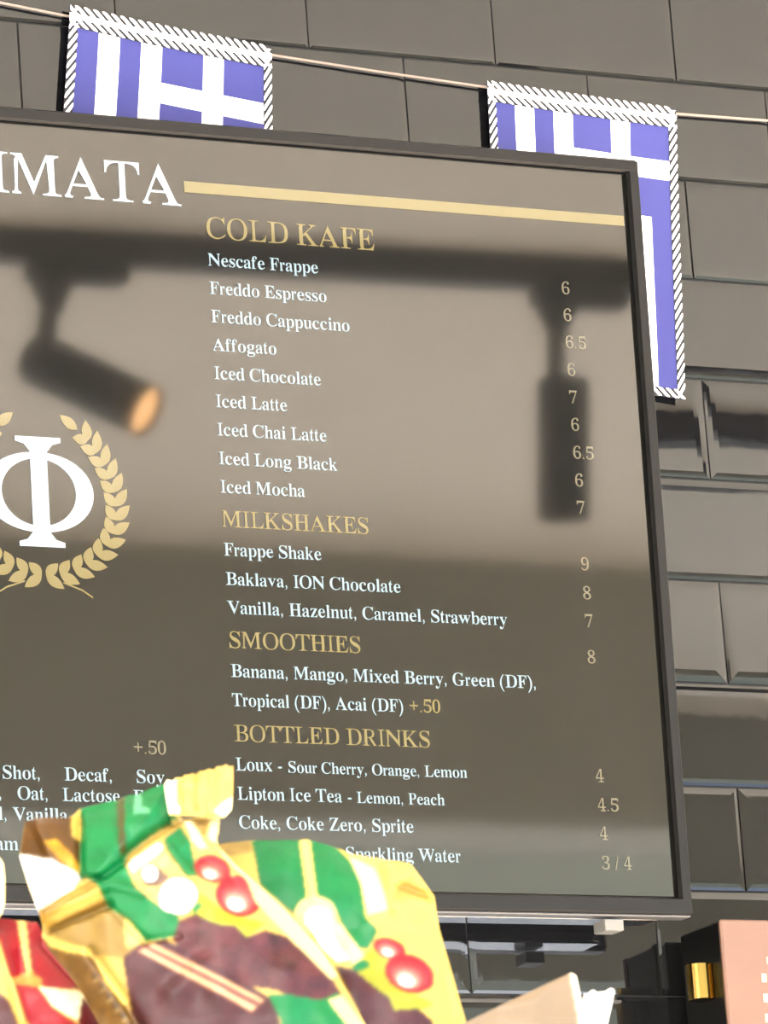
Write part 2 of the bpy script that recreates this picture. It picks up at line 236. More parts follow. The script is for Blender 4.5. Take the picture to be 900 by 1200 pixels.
# ------------------------------------------------------------------ lettering (outlines of a seriffed alphabet, 1000 units to the em)
GLYPHS = "A-13 0,-13 27,13 32,35 45,54 71,73 111,307 694,334 693,572 129,612 51,632 33,660 27,660 0,341 0,341 27,402 37,422 68,406 121,376 197,154 197,117 105,113 88,111 72,129 38,184 27,190 27,190 0;169 239,360 239,263 475|B24 0,24 26,67 33,93 48,107 77,111 122,111 549,103 614,92 633,76 645,23 653,23 678,328 678,422 672,496 653,548 622,580 578,590 522,572 450,518 399,427 368,498 349,552 323,592 288,615 246,623 196,615 139,592 90,553 52,499 23,433 6,354 0;271 375,280 375,348 383,392 406,416 448,424 514,418 573,401 614,370 638,322 646,294 643,280 633,273 613,271 582;330 36,385 45,422 73,436 103,445 142,448 191,444 241,432 280,413 309,384 328,344 340,294 344,271 344,271 97,274 68,284 50,301 39|C382 -16,318 -11,259 4,205 30,157 64,116 106,83 156,59 212,44 273,39 340,44 406,59 467,84 523,117 572,158 613,207 648,261 673,321 688,386 693,434 689,488 676,547 655,577 648,607 659,624 693,650 693,650 459,625 459,599 517,568 566,531 606,489 636,443 654,395 660,330 647,279 608,243 544,221 453,214 337,222 228,246 144,286 83,342 47,414 35,454 38,494 49,533 67,571 91,606 121,638 158,666 132,589 50,494 0|D30 0,30 26,69 32,94 44,106 69,110 111,110 557,105 606,91 635,64 648,22 653,22 678,330 678,440 668,532 639,604 590,655 523,687 439,697 339,683 217,640 122,568 54,469 14,340 0;331 36,391 44,439 70,476 112,501 171,517 247,522 341,514 450,492 536,454 596,400 633,332 645,301 641,282 631,274 609,271 573,271 107,274 72,282 51,300 40|E21 0,21 25,65 30,93 44,107 72,112 116,112 549,107 603,93 634,66 648,24 653,24 678,594 678,594 476,571 476,559 532,537 575,507 605,465 625,411 637,345 641,298 638,285 632,277 621,272 578,272 366,288 366,346 375,386 401,405 428,419 466,429 514,453 514,453 176,428 176,420 229,407 270,386 299,359 318,322 328,276 331,272 331,272 100,275 69,286 52,307 44,343 41,389 43,430 48,467 58,513 79,552 112,585 156,612 213,640 213,599 0|F23 0,23 26,67 34,93 50,107 79,111 125,111 558,106 603,92 630,64 645,21 653,21 678,586 678,586 476,562 476,549 532,529 574,501 605,462 626,428 635,389 640,342 642,298 640,277 627,271 593,271 368,283 368,340 377,381 403,400 430,414 468,423 516,450 516,450 176,424 176,415 229,401 270,382 299,341 324,281 333,271 333,271 120,280 64,292 46,312 35,382 26,382 0|G399 -15,330 -10,267 5,211 29,161 62,119 104,86 153,61 209,46 272,41 341,46 408,61 469,86 524,119 573,160 614,208 648,261 673,320 688,383 693,436 689,492 677,550 656,577 649,592 652,604 660,624 693,651 693,651 458,625 458,600 515,569 564,532 604,490 635,445 654,398 660,333 647,282 609,246 544,224 455,217 339,223 243,240 163,268 101,306 55,354 28,410 19,458 24,489 41,505 68,510 106,510 190,505 229,490 254,460 266,410 271,410 295,745 295,745 271,704 266,680 254,668 230,664 191,664 43,576 11,488 -9|H23 0,23 26,67 32,93 47,107 75,111 120,111 564,106 605,93 631,66 646,24 653,24 678,360 678,360 653,304 643,288 633,278 618,271 564,271 373,509 373,509 564,502 618,493 633,477 643,420 653,420 678,755 678,755 653,712 646,686 632,673 606,669 564,669 120,673 77,687 49,712 33,755 26,755 0,420 0,420 26,463 32,490 46,504 73,509 120,509 329,271 329,271 120,275 75,289 47,316 32,360 26,360 0|I20 0,20 26,63 34,91 48,107 73,112 112,112 576,107 614,94 637,67 648,20 653,20 678,364 678,364 653,319 648,292 637,277 614,272 576,272 115,279 66,289 50,307 39,366 26,366 0|K24 0,24 26,68 32,94 47,108 75,112 120,112 564,107 605,94 632,67 647,25 653,25 678,361 678,361 653,305 643,289 633,279 618,272 564,272 348,478 556,509 593,519 623,498 646,433 653,433 678,723 678,723 653,710 653,650 640,584 601,513 537,403 424,690 69,725 37,773 26,773 0,418 0,418 26,456 27,479 31,493 40,497 51,491 70,471 98,297 318,272 295,272 120,277 75,290 47,317 32,361 26,361 0|L23 0,23 26,67 32,93 47,107 75,111 120,111 564,106 606,93 633,66 647,24 653,24 678,372 678,372 653,310 646,291 636,280 620,271 564,271 123,276 70,284 55,298 47,348 41,393 43,434 49,469 59,513 83,551 119,572 149,591 187,609 230,636 230,598 0|M21 0,21 26,64 32,92 47,107 74,112 118,112 569,105 619,95 634,79 644,22 653,22 678,275 678,472 212,669 678,919 678,919 653,878 645,853 630,839 604,834 563,834 127,841 64,851 45,866 35,918 26,918 0,589 0,589 26,644 37,660 48,670 66,677 124,677 594,429 0,402 0,157 579,157 119,162 72,178 44,207 30,252 26,252 0|N600 -16,159 521,159 117,163 73,177 46,203 32,248 26,248 0,27 0,27 26,81 35,96 45,106 62,113 117,113 578,54 645,27 653,27 678,233 678,582 251,582 562,575 617,565 632,549 643,493 653,493 678,714 678,714 653,671 647,645 633,632 605,628 561,628 -16|O388 -16,340 -13,294 -4,251 11,211 31,174 56,141 86,111 120,87 158,67 199,53 243,44 290,41 339,44 388,53 434,67 479,87 520,111 557,141 592,175 621,212 647,254 667,298 682,345 691,395 694,443 691,489 682,532 668,572 648,609 623,642 594,671 560,696 522,716 481,730 436,739 389,742 339,739 290,730 243,716 199,695 158,671 120,641 86,607 56,570 31,529 11,484 -4,437 -13;394 18,456 31,503 69,538 134,558 223,565 339,560 436,544 516,518 579,482 624,438 651,387 660,325 647,278 609,243 544,223 455,216 339,221 243,237 163,264 100,300 54,343 27|P23 0,23 26,67 32,93 47,107 75,111 120,111 564,106 605,93 631,66 646,24 653,24 678,318 678,395 675,456 668,500 655,546 628,580 592,602 547,609 494,602 441,581 396,546 358,497 329,435 312,360 306,271 306,271 120,275 75,289 47,316 32,360 26,360 0;271 342,300 342,363 351,405 376,427 422,435 490,429 558,410 605,375 633,322 642,297 639,282 631,274 616,271 593|R23 0,23 26,67 32,93 47,107 75,111 120,111 564,106 605,93 631,66 646,24 653,24 678,323 678,415 673,489 658,547 634,588 599,613 554,621 498,604 425,553 370,469 333,643 75,674 38,690 29,712 26,715 26,715 0,504 0,300 316,271 316,271 120,275 75,289 47,316 32,360 26,360 0;271 348,303 348,370 357,417 385,436 414,448 452,452 500,447 551,433 591,410 619,376 636,334 642,301 639,282 629,274 609,271 574|S64 -16,64 235,93 235,112 169,136 115,166 74,202 45,244 28,293 22,344 30,383 54,407 89,415 133,406 174,379 209,335 238,242 284,189 313,147 344,115 376,92 411,79 450,74 494,81 551,100 600,131 639,172 669,220 688,275 694,342 687,420 667,434 664,446 662,467 670,477 694,505 694,505 475,480 475,462 528,437 573,406 610,370 639,330 656,289 662,243 655,208 635,185 604,178 566,185 530,204 501,236 476,281 451,377 406,431 377,473 347,502 315,521 280,531 241,535 198,527 138,505 86,468 43,418 12,378 -3,334 -12,286 -15,236 -12,187 1,147 14,126 18,103 11,91 -16|T137 0,137 26,183 31,212 46,227 75,232 120,232 645,222 645,173 640,131 625,97 601,71 567,53 524,43 473,16 473,16 678,611 678,611 472,586 472,573 534,548 583,511 617,462 638,400 645,392 645,392 120,397 73,412 45,440 31,488 26,488 0|V316 -19,66 567,34 626,12 644,-21 653,-21 678,314 678,314 653,274 651,248 644,232 630,227 610,240 563,385 213,518 562,528 609,523 630,509 643,445 653,445 678,658 678,658 653,630 649,608 637,589 612,569 570,342 -19|W254 -16,48 585,23 636,4 648,-23 653,-23 678,269 678,269 653,223 643,213 631,209 611,220 555,332 228,448 525,426 594,414 623,398 640,375 648,341 653,341 678,654 678,654 653,602 643,585 613,594 575,706 247,805 550,817 605,813 627,801 641,780 649,749 653,749 678,929 678,929 653,904 644,885 627,856 565,664 -16,637 -16,470 460,283 -16|Z30 0,30 16,411 640,319 640,259 636,211 626,172 605,140 575,114 530,91 471,66 471,85 678,605 678,605 660,228 43,356 43,420 48,475 64,520 91,556 129,585 180,606 244,631 244,606 0|a379 -15,321 2,298 52,250 16,198 -6,142 -13,96 -6,60 17,38 51,30 94,37 135,59 172,95 203,146 230,213 257,296 283,296 359,292 395,278 421,255 435,220 440,171 432,155 408,169 382,179 363,183 344,178 320,164 301,142 288,115 284,87 289,67 303,53 324,49 352,55 385,73 415,103 439,141 458,188 470,241 474,305 470,356 457,392 435,416 404,431 363,436 313,436 93,439 59,453 51,477 62,490 41,456 10,419 -9;225 50,259 61,296 94,296 252,229 225,189 183,176 125,188 69|b64 -17,64 578,62 617,55 638,39 649,12 654,12 678,206 678,206 415,241 448,282 467,329 474,379 467,423 445,459 411,486 365,499 329,506 290,509 247,506 198,496 153,481 112,459 75,433 44,402 19,366 0,328 -11,286 -15,242 -9,198 10,156 42,79 -17;272 21,317 34,345 73,356 115,363 170,365 238,363 294,356 339,344 374,316 406,274 417,252 413,231 402,215 383,206 360,206 102,223 41|c232 -15,178 -7,129 16,88 53,56 101,41 139,32 179,29 223,32 270,43 313,60 353,82 388,110 417,143 442,179 460,218 471,260 475,324 467,373 444,403 409,413 365,409 340,397 321,377 308,352 304,307 321,292 373,293 389,294 404,284 433,252 442,205 424,176 370,167 279,171 212,183 157,204 114,248 71,304 57,356 70,404 107,424 90,369 32,305 -3|d208 -15,159 -7,116 16,79 52,52 99,39 136,32 176,29 219,32 268,40 313,54 354,83 405,121 443,167 466,217 474,261 468,299 449,332 417,332 597,328 623,316 641,294 650,262 654,262 678,475 678,475 112,477 81,484 61,498 48,526 41,526 16,469 13,404 2,332 -15,332 58,300 17,258 -7;255 42,278 47,301 62,320 84,332 113,332 360,324 383,307 402,285 414,259 418,219 406,194 372,183 335,177 287,175 228,177 171,183 123,193 87,218 53|e229 -15,174 -7,126 16,86 52,55 102,41 142,32 186,29 234,32 279,41 320,56 358,88 406,130 443,179 466,234 474,287 468,333 449,371 417,399 374,415 321,421 258,421 247,174 247,180 181,195 129,219 92,253 70,297 63,335 70,370 92,402 128,424 108,370 40,305 -1;173 286,300 286,300 320,297 375,288 413,269 435,240 442,203 427,180 380,173 303|f22 0,22 24,59 33,74 52,78 109,78 412,24 412,24 462,78 462,78 526,83 575,99 616,126 649,162 673,206 687,259 692,315 685,357 664,383 632,392 595,388 567,375 546,356 533,334 529,310 533,291 544,279 560,275 582,287 626,292 635,294 644,288 656,268 660,243 655,229 640,220 581,220 462,303 462,303 412,220 412,220 97,224 60,235 38,258 28,297 24,297 0|g217 -209,158 -206,109 -197,71 -181,34 -149,21 -111,41 -68,102 -38,52 -1,35 45,42 80,63 110,99 138,152 164,86 200,46 251,33 316,39 360,59 399,90 430,131 454,179 469,234 474,292 469,347 453,472 453,472 399,399 399,425 354,434 303,428 262,411 225,384 195,348 172,305 158,256 153,234 154,211 155,187 151,168 141,154 125,150 106,165 81,210 73,261 73,310 72,351 67,386 60,425 43,451 19,465 -14,470 -55,463 -100,441 -137,406 -168,356 -191,293 -204;234 185,264 193,284 217,294 257,297 314,294 371,284 411,264 434,234 442,204 434,185 411,174 371,170 314,174 257,185 217,204 193;239 -173,324 -165,375 -140,392 -98,387 -76,371 -62,344 -54,305 -51,144 -51,118 -77,109 -108,117 -133,141 -154,181 -168|h27 0,27 24,52 28,67 38,75 56,78 83,78 594,76 621,68 639,53 650,28 655,28 678,220 678,220 397,261 440,308 465,362 474,409 468,445 449,471 417,487 372,492 315,492 83,495 56,502 39,517 28,541 24,541 0,301 0,301 24,308 24,340 39,350 83,350 323,341 384,327 399,302 404,258 391,220 350,220 83,222 56,230 39,244 28,268 24,268 0|i150 539,121 544,97 561,80 585,75 614,80 644,97 668,121 685,150 690,179 685,204 668,220 644,225 614,220 585,203 561,179 544;27 0,27 24,52 29,68 38,75 55,78 83,78 375,76 406,70 424,55 433,30 437,31 462,221 462,221 83,223 56,230 39,244 29,268 24,268 0|k26 0,26 24,52 29,68 39,75 56,78 83,78 592,70 640,56 649,30 654,31 678,220 678,220 251,338 369,357 393,363 414,350 431,311 437,306 437,306 462,514 462,514 437,459 423,409 387,331 311,515 51,536 31,560 24,560 0,314 0,314 24,323 24,348 30,356 47,345 73,242 219,220 200,220 83,222 56,230 39,244 29,268 24,268 0|l27 0,27 24,52 29,68 38,75 55,78 83,78 592,70 639,56 650,30 654,30 678,221 678,221 83,223 56,230 39,244 29,268 24,268 0|m27 0,27 24,52 28,67 38,75 56,78 83,78 377,76 404,68 423,53 434,28 438,28 462,218 462,218 394,258 438,303 465,353 474,412 465,453 436,477 389,519 436,567 465,622 474,668 468,704 449,730 417,745 372,750 315,750 83,752 56,760 39,774 28,798 24,798 0,562 0,562 24,586 28,600 39,608 57,610 83,610 323,601 384,587 399,562 404,520 391,483 353,483 83,485 57,493 39,507 28,530 24,530 0,297 0,297 24,321 28,335 39,343 57,345 83,345 323,336 384,322 399,297 404,254 391,218 350,218 83,220 57,227 40,241 29,264 24,264 0|n27 0,27 24,52 28,67 38,75 56,78 83,78 377,76 404,68 423,53 434,28 438,28 462,220 462,220 398,260 440,308 466,362 474,409 468,445 449,471 417,487 372,492 315,492 83,495 56,502 39,517 28,541 24,541 0,301 0,301 24,308 24,340 39,350 83,350 323,341 384,327 399,302 404,258 391,220 350,220 83,222 56,230 39,244 28,268 24,268 0|o251 -15,209 -11,170 -1,135 17,90 55,56 105,40 143,31 185,28 229,31 275,40 317,56 356,90 405,135 443,189 466,250 474,311 466,365 443,410 406,444 357,459 318,469 276,472 229,469 183,459 141,444 102,410 53,366 16,312 -7;251 17,287 27,311 58,324 121,327 229,325 307,319 365,309 403,285 435,251 445,214 434,191 403,182 365,176 307,174 230,178 122,191 58,215 27|p26 -207,26 -184,60 -175,75 -150,78 -95,78 362,76 400,69 422,55 433,29 439,29 462,213 462,213 391,247 438,291 466,343 475,393 467,436 444,472 407,499 360,511 322,519 282,521 238,518 191,511 148,498 108,470 56,434 18,389 -7,338 -15,292 -8,253 13,220 48,220 -86,226 -147,235 -164,249 -175,294 -183,294 -207;291 42,330 54,356 88,367 125,374 172,376 230,374 286,368 332,359 369,335 403,296 414,254 398,220 350,220 102,249 57|r27 0,27 24,52 29,68 38,75 55,78 83,78 375,76 406,69 425,55 433,30 437,31 462,217 462,217 375,245 417,279 449,313 468,347 474,384 469,410 453,426 428,431 396,427 370,414 349,394 336,369 331,346 334,331 344,308 372,296 383,281 387,261 380,241 360,227 327,222 286,222 83,226 55,237 38,258 28,294 24,294 0|s225 -15,181 -9,129 9,109 13,89 6,76 -13,53 -13,53 157,79 157,99 101,129 58,167 31,209 22,242 26,266 40,281 60,286 87,273 125,232 156,159 193,113 221,81 252,62 288,55 328,65 386,97 433,128 456,165 470,210 475,247 471,296 458,307 456,317 454,332 459,343 475,363 475,363 330,340 330,320 378,293 413,259 434,222 441,194 437,173 426,160 408,156 386,160 364,172 346,218 315,285 282,329 255,360 226,377 189,383 141,378 96,364 58,340 27,307 4,269 -10|t184 -14,133 -7,98 16,79 53,72 106,72 415,30 415,30 446,131 550,192 631,215 631,215 462,309 462,309 415,215 415,215 122,223 76,233 64,250 60,282 73,307 111,331 98,294 36,245 -2|u195 -15,136 -5,97 26,81 57,71 96,68 144,68 369,66 399,59 421,43 433,17 438,17 462,211 462,211 110,214 87,225 69,241 57,263 53,305 64,340 98,340 369,337 401,329 422,312 434,282 438,282 462,482 462,482 104,485 76,493 58,509 49,536 44,536 19,478 15,412 4,340 -15,340 60,312 29,277 5,238 -10|v212 -15,57 369,33 419,18 432,-4 437,-4 462,244 462,244 438,232 438,202 431,192 411,194 399,275 182,351 376,359 405,345 430,303 438,303 462,454 462,454 439,430 430,414 415,387 362,238 -15|w182 -15,25 394,9 424,-16 437,-16 462,206 462,206 437,178 431,170 411,172 396,178 376,248 189,314 350,299 396,282 430,250 439,250 462,481 462,481 437,450 430,440 411,441 401,443 390,500 210,569 381,576 410,573 422,566 430,530 439,530 462,663 462,663 439,645 435,633 424,613 384,453 -15,430 -15,332 293,208 -15|x7 0,7 22,51 43,92 84,183 203,64 392,36 424,6 437,6 462,251 462,251 438,220 433,209 417,222 387,273 306,333 382,345 400,349 415,346 425,338 432,299 438,299 462,463 462,463 441,421 421,378 378,295 274,434 54,451 32,475 23,475 0,231 0,231 24,265 29,273 36,276 45,272 64,258 88,205 170,145 91,131 69,126 51,137 29,170 22,175 22,175 0|y78 -209,43 -203,15 -186,-4 -159,-10 -125,-6 -101,7 -79,27 -64,53 -59,77 -63,95 -73,107 -91,111 -113,111 -121,110 -130,115 -143,128 -147,147 -138,170 -110,193 -66,209 -7,54 373,37 410,23 428,-5 437,-7 437,-7 462,241 462,241 437,202 431,194 423,191 409,193 397,198 382,276 177,343 359,352 387,354 408,351 422,342 431,302 437,302 462,446 462,446 437,427 432,413 418,386 361,241 -36,193 -143,168 -174,142 -195,113 -205|z19 0,19 21,250 428,191 428,143 422,108 405,83 372,65 322,39 322,47 462,409 462,409 433,187 37,227 37,288 44,332 65,363 103,387 160,411 160,399 0|0280 -10,223 -5,175 10,135 36,102 71,77 114,58 165,44 223,37 288,34 359,37 430,44 494,58 552,77 603,102 645,135 679,175 704,224 719,281 724,335 719,382 704,422 679,454 645,480 602,500 552,514 493,522 429,525 358,522 287,514 223,500 165,480 114,454 71,421 36,381 10,334 -5;280 55,326 75,353 135,362 195,368 270,370 358,368 446,362 520,353 580,327 639,281 659,235 639,207 580,197 520,191 446,189 358,191 270,197 195,207 135,234 75|197 0,97 53,179 53,202 57,217 67,226 87,229 118,229 619,161 544,130 522,100 515,78 520,59 535,46 559,42 589,110 613,196 666,266 718,378 718,378 118,381 91,388 70,403 57,429 53,510 53,510 0|235 0,35 103,183 254,221 294,253 331,278 365,306 412,324 457,334 503,337 553,332 602,316 637,291 656,259 663,216 652,188 620,176 586,169 543,167 490,115 496,75 513,48 543,39 589,45 624,64 656,94 684,137 706,172 716,213 722,259 724,328 719,385 704,430 680,462 646,482 606,488 558,485 524,476 490,434 418,355 328,230 205,130 110,363 110,392 115,416 128,435 150,446 179,454 210,513 210,508 0|3243 -10,196 -8,155 -2,121 7,79 27,51 52,34 80,28 110,34 144,54 168,81 183,113 188,122 132,147 92,186 68,236 60,268 63,297 73,322 91,342 118,355 156,359 207,349 259,319 301,288 322,250 334,204 338,142 338,142 400,208 400,265 410,304 441,327 487,335 547,330 595,314 632,288 655,252 663,220 657,198 641,182 615,173 583,166 508,111 513,70 530,45 557,36 597,50 646,92 687,135 708,190 720,257 724,323 719,380 705,426 682,460 649,481 609,488 561,483 519,468 481,444 449,412 421,376 398,335 381,416 355,454 331,485 300,506 258,513 206,507 150,491 104,464 66,430 37,389 15,343 1|4180 0,180 53,208 53,240 56,266 66,284 87,290 125,290 186,13 186,13 247,297 714,436 714,436 252,540 252,540 186,436 186,436 125,442 87,460 66,487 56,518 53,531 53,531 0;83 252,290 252,290 427,292 522,297 619,282 587,259 545,235 503,218 475|5245 -10,198 -8,158 -2,125 8,86 27,60 53,45 81,40 111,46 142,62 163,88 176,120 180,131 124,144 98,165 78,193 65,230 60,262 64,291 75,316 94,336 124,349 166,353 220,344 285,318 332,275 359,217 368,154 363,106 350,60 368,92 714,470 714,475 532,418 532,410 566,397 594,384 602,364 604,156 604,140 419,188 430,250 434,322 428,384 410,436 381,475 339,498 285,506 220,500 160,483 111,455 71,421 41,380 18,336 2|6293 -10,246 -6,202 6,163 27,128 55,99 93,76 139,59 193,48 257,45 330,47 384,53 436,62 485,76 530,94 572,115 610,140 643,170 671,204 694,242 710,284 721,330 724,388 720,434 709,467 691,490 668,503 642,507 614,500 585,480 560,443 542,387 536,382 596,362 646,345 660,321 665,268 648,227 597,207 544,193 479,186 401,240 427,277 435,324 438,381 432,429 414,470 384,500 342,518 292,524 231,518 164,498 106,466 57,420 20,363 -3;296 56,330 66,357 96,369 127,377 169,379 221,376 270,368 310,355 340,325 368,287 377,259 373,230 362,186 329,190 242,201 172,219 121,254 72|7165 0,431 605,168 605,128 592,110 554,104 504,44 504,49 714,526 714,526 665,250 0|8273 -10,221 -7,175 2,136 16,89 46,56 86,36 131,30 182,40 241,71 288,100 314,136 338,177 361,140 385,109 412,85 440,61 488,53 542,59 588,75 631,104 668,148 698,186 712,232 721,285 724,350 719,403 702,445 675,474 639,492 597,498 549,489 495,462 454,419 420,363 387,417 358,460 328,491 297,520 247,529 189,522 131,499 82,462 43,411 13,348 -4;302 421,334 444,356 472,368 507,372 551,362 606,349 630,331 649,307 662,279 666,243 658,216 634,200 598,194 554,201 508,222 474,256 446;278 47,324 56,360 82,382 122,390 172,381 217,356 254,328 275,291 298,244 321,213 296,188 265,171 226,165 178,173 125,196 84,232 56|9227 -10,173 -6,131 7,100 25,79 49,67 76,63 103,66 123,75 140,90 152,112 160,130 119,154 84,188 61,232 53,279 65,317 99,345 157,364 239,373 343,348 316,316 295,277 280,231 275,177 281,130 299,90 328,59 369,41 420,35 482,38 528,47 570,62 609,96 657,142 694,178 710,219 721,264 724,311 720,354 708,393 689,428 661,457 625,482 580,500 526,510 462,514 388,512 334,507 283,498 234,485 187,468 145,448 107,422 73,393 44,359 21,320 4,276 -7;274 347,307 352,334 366,356 387,373 414,369 492,360 553,344 600,312 643,270 657,232 646,204 615,190 582,183 539,180 488,190 410,222 363|@298 0,298 26,364 37,389 47,393 76,393 94,294 101,211 124,144 161,94 210,64 271,54 343,64 416,94 477,145 527,212 563,295 585,393 592,393 608,389 641,368 654,298 669,298 695,621 695,621 669,552 654,531 641,526 608,526 592,604 589,671 581,727 568,771 548,807 521,833 488,851 447,861 399,865 343,855 271,825 210,776 161,709 124,625 101,526 94,526 76,531 47,555 37,621 26,621 0;393 120,393 566,337 559,289 538,248 503,218 459,199 404,193 343,199 282,218 228,248 182,289 149,337 127;526 120,585 128,634 149,674 184,703 229,720 282,726 343,721 414,704 470,677 512,638 541,588 559,526 566|.109 111,67 93,49 51,67 9,109 -9,151 9,169 51,151 93|,59 -118,124 -84,163 -32,176 26,167 77,143 111,105 123,63 107,46 66,60 26,95 10,93 -50,59 -99|-283 267,40 267,40 174,283 174|(167 232,183 404,231 557,311 694,258 694,192 617,138 529,98 433,73 333,64 232,73 131,98 31,138 -65,192 -153,258 -230,311 -230,231 -93,183 60|)156 232,140 60,92 -93,12 -230,65 -230,131 -153,185 -65,225 31,250 131,259 232,250 333,225 433,185 529,131 617,65 694,12 694,92 557,140 404|+251 589,251 394,56 394,56 312,251 312,251 117,333 117,333 312,528 312,528 394,333 394,333 589|/8 -9,78 -9,274 691,204 691"
AFM = dict(zip("ABCDEFGHIJKLMNOPQRSTUVWXYZ", [722,667,667,722,611,556,722,722,333,389,722,611,889,722,722,556,722,667,556,611,722,722,944,722,722,611]))
AFM.update(zip("abcdefghijklmnopqrstuvwxyz", [444,500,444,500,444,333,500,500,278,278,500,278,778,500,500,500,500,333,389,278,500,500,722,500,500,444]))
AFM.update({c: 500 for c in "0123456789"}); AFM.update({',': 250, '.': 250, '-': 333, '/': 278, '(': 333, ')': 333, '+': 564, ' ': 250})
RAW = {}
for g in GLYPHS.split('|'):
    RAW[g[0]] = [[tuple(float(q)/1000 for q in p.split(' ')) for p in c.split(',')] for c in g[1:].split(';')]
def spans(polys, y):
    xs = []
    for P in polys:
        for (xa, ya), (xb, yb) in zip(P, P[1:]+P[:1]):
            if (ya <= y < yb) or (yb <= y < ya): xs.append(xa+(y-ya)*(xb-xa)/(yb-ya))
    return sorted(xs)
def thin(polys, k):
    """Make the stems lighter: move every outline point inwards along x by a share of the stem's width."""
    out = []
    for P in polys:
        n = len(P); Q = []
        for i in range(n):
            x, y = P[i]; best = None
            for a, b in ((P[i-1], P[i]), (P[i], P[(i+1) % n])):
                dy = abs(b[1]-a[1]); dx = abs(b[0]-a[0])
                if dy < 1e-6: continue
                w = dy*dy/(math.hypot(dx, dy)+1e-9)
                if best is None or w > best[0]: best = (w, (a[0]+b[0])/2, (a[1]+b[1])/2, dy/math.hypot(dx, dy))
            sh = 0.0
            if best and best[0] > 0.004:
                xs = spans(polys, best[2])
                for j in range(0, len(xs)-1, 2):
                    l, r = xs[j], xs[j+1]; t = (r-l)
                    te = t*best[3]
                    s_ = k*max(0, te-0.055)/2
                    if te > 0.20: s_ *= max(0, 1-(te-0.20)/0.12)
                    if abs(l-best[1]) < 2e-3: sh = s_
                    elif abs(r-best[1]) < 2e-3: sh = -s_
            Q.append((x+sh, y))
        out.append(Q)
    return out
CACHE = {}
def glyph(ch, k):
    if (ch, k) not in CACHE:
        polys = thin(RAW[ch], k)
        x0 = min(p[0] for P in polys for p in P); x1 = max(p[0] for P in polys for p in P)
        rx0 = min(p[0] for P in RAW[ch] for p in P); rx1 = max(p[0] for P in RAW[ch] for p in P)
        adv = AFM[ch]/1000; side = 0.022 if ch not in "-+" else 0.04
        if ch in ",.": s_ = 0.85; off = (adv-(x1-x0)*s_)/2-0.02
        else:
            tw = min(adv-2*side+ (0.03 if ch in "AVWTKXfy" else 0), (x1-x0)*1.05); s_ = tw/(x1-x0); off = (adv-tw)/2
        ps = [[((p[0]-x0)*s_+off, p[1]*0.975) for p in P] for P in polys]
        flat = [p for P in ps for p in P]
        area = [sum(a[0]*b[1]-b[0]*a[1] for a, b in zip(P, P[1:]+P[:1])) for P in ps]
        def within(p, P): return len([1 for x in spans([P], p[1]+1e-6) if x > p[0]]) % 2 == 1
        outer = [i for i in range(len(ps)) if not any(j != i and within(ps[i][0], ps[j]) for j in range(len(ps)))]
        start = np.cumsum([0]+[len(P) for P in ps]); tri = []
        for i in outer:
            grp = [i]+[j for j in range(len(ps)) if j not in outer and within(ps[j][0], ps[i])]
            mp = [start[g]+q for g in grp for q in range(len(ps[g]))]
            tri += [tuple(int(mp[q]) for q in t) for t in tessellate_polygon([[Vector((p[0], p[1], 0)) for p in ps[g]] for g in grp])]
        CACHE[ch, k] = (flat, [tuple(t) for t in tri])
    return CACHE[ch, k]
def text_mb(s, u, v, size, k=0.2, y=-0.0004, width=None):
    mb = MB(); x = 0.0; tot = sum(AFM[c] for c in s)/1000
    sx = size if width is None else width/tot
    for ch in s:
        if ch != ' ':
            fl, tri = glyph(ch, k)
            mb.add([(u+(x+px)*sx, y, v+py*size) for px, py in fl], tri)
        x += AFM[ch]/1000
    return mb

# ------------------------------------------------------------------ menu screen
TW, TH = 0.944, 0.531
tv = thing('menu_screen', 'large wall-mounted screen showing a cafe menu in white and gold letters', 'screen',
           (-0.26230, -0.0700, 2.24471), rot=(0.0196286, 0, 0))
hw = TW/2
bz = MB()
T_O, B_O, S_O = TH+0.0105, -0.0125, hw+0.0085
bz.box((-S_O, -0.0035, TH+0.0008), (S_O, 0.010, T_O), ch=0.0016)
bz.box((-S_O, -0.0035, B_O), (S_O, 0.010, -0.0002), ch=0.0016)
bz.box((hw+0.0012, -0.0034, B_O+0.001), (S_O, 0.010, T_O-0.001), ch=0.0005)
bz.box((-S_O, -0.0034, B_O+0.001), (-hw-0.0012, 0.010, T_O-0.001), ch=0.0016)
bz.build('bezel', M_BEZEL, tv)
gk = MB()
for a, b in (((hw-0.0022, -0.0033, 0), (hw+0.0014, 0.006, TH)), ((-hw-0.0014, -0.0012, 0), (-hw+0.0006, 0.006, TH)),
             ((-hw, -0.0012, TH-0.0006), (hw, 0.006, TH+0.001)), ((-hw, -0.0012, -0.0004), (hw, 0.006, 0.0006))): gk.box(a, b)
gk.build('inner_gasket', M_GASKET, tv)
bk = MB(); bk.box((-S_O+0.002, 0.009, B_O+0.002), (S_O-0.002, 0.013, T_O-0.002), ch=0.001)
bk.box((-S_O+0.03, 0.0125, B_O+0.001), (S_O-0.018, 0.036, T_O-0.16), ch=0.005)
bk.build('back_housing', M_BLACK, tv)
MB().box((-S_O+0.001, -0.0028, B_O-0.0016), (S_O-0.001, 0.012, B_O-0.0001), ch=0.0008).build('silver_strip', M_SILVER, tv, label='thin silver strip along the lower edge')
MB().box((-S_O+0.03, 0.0105, B_O-0.0018), (S_O-0.020, 0.036, B_O+0.0005), ch=0.0008).build('lower_plate', M_PLATE, tv)
MB().box((0.4108, -0.0016, B_O-0.0118), (0.4256, 0.016, B_O-0.0036), ch=0.0006).build('indicator_clip', M_WHITEPL, tv, label='small white clip under the lower edge')
mt = MB(); mt.box((-0.11, 0.040, 0.16), (0.11, 0.052, 0.40)); mt.box((-0.05, 0.050, 0.22), (0.05, 0.066, 0.34))
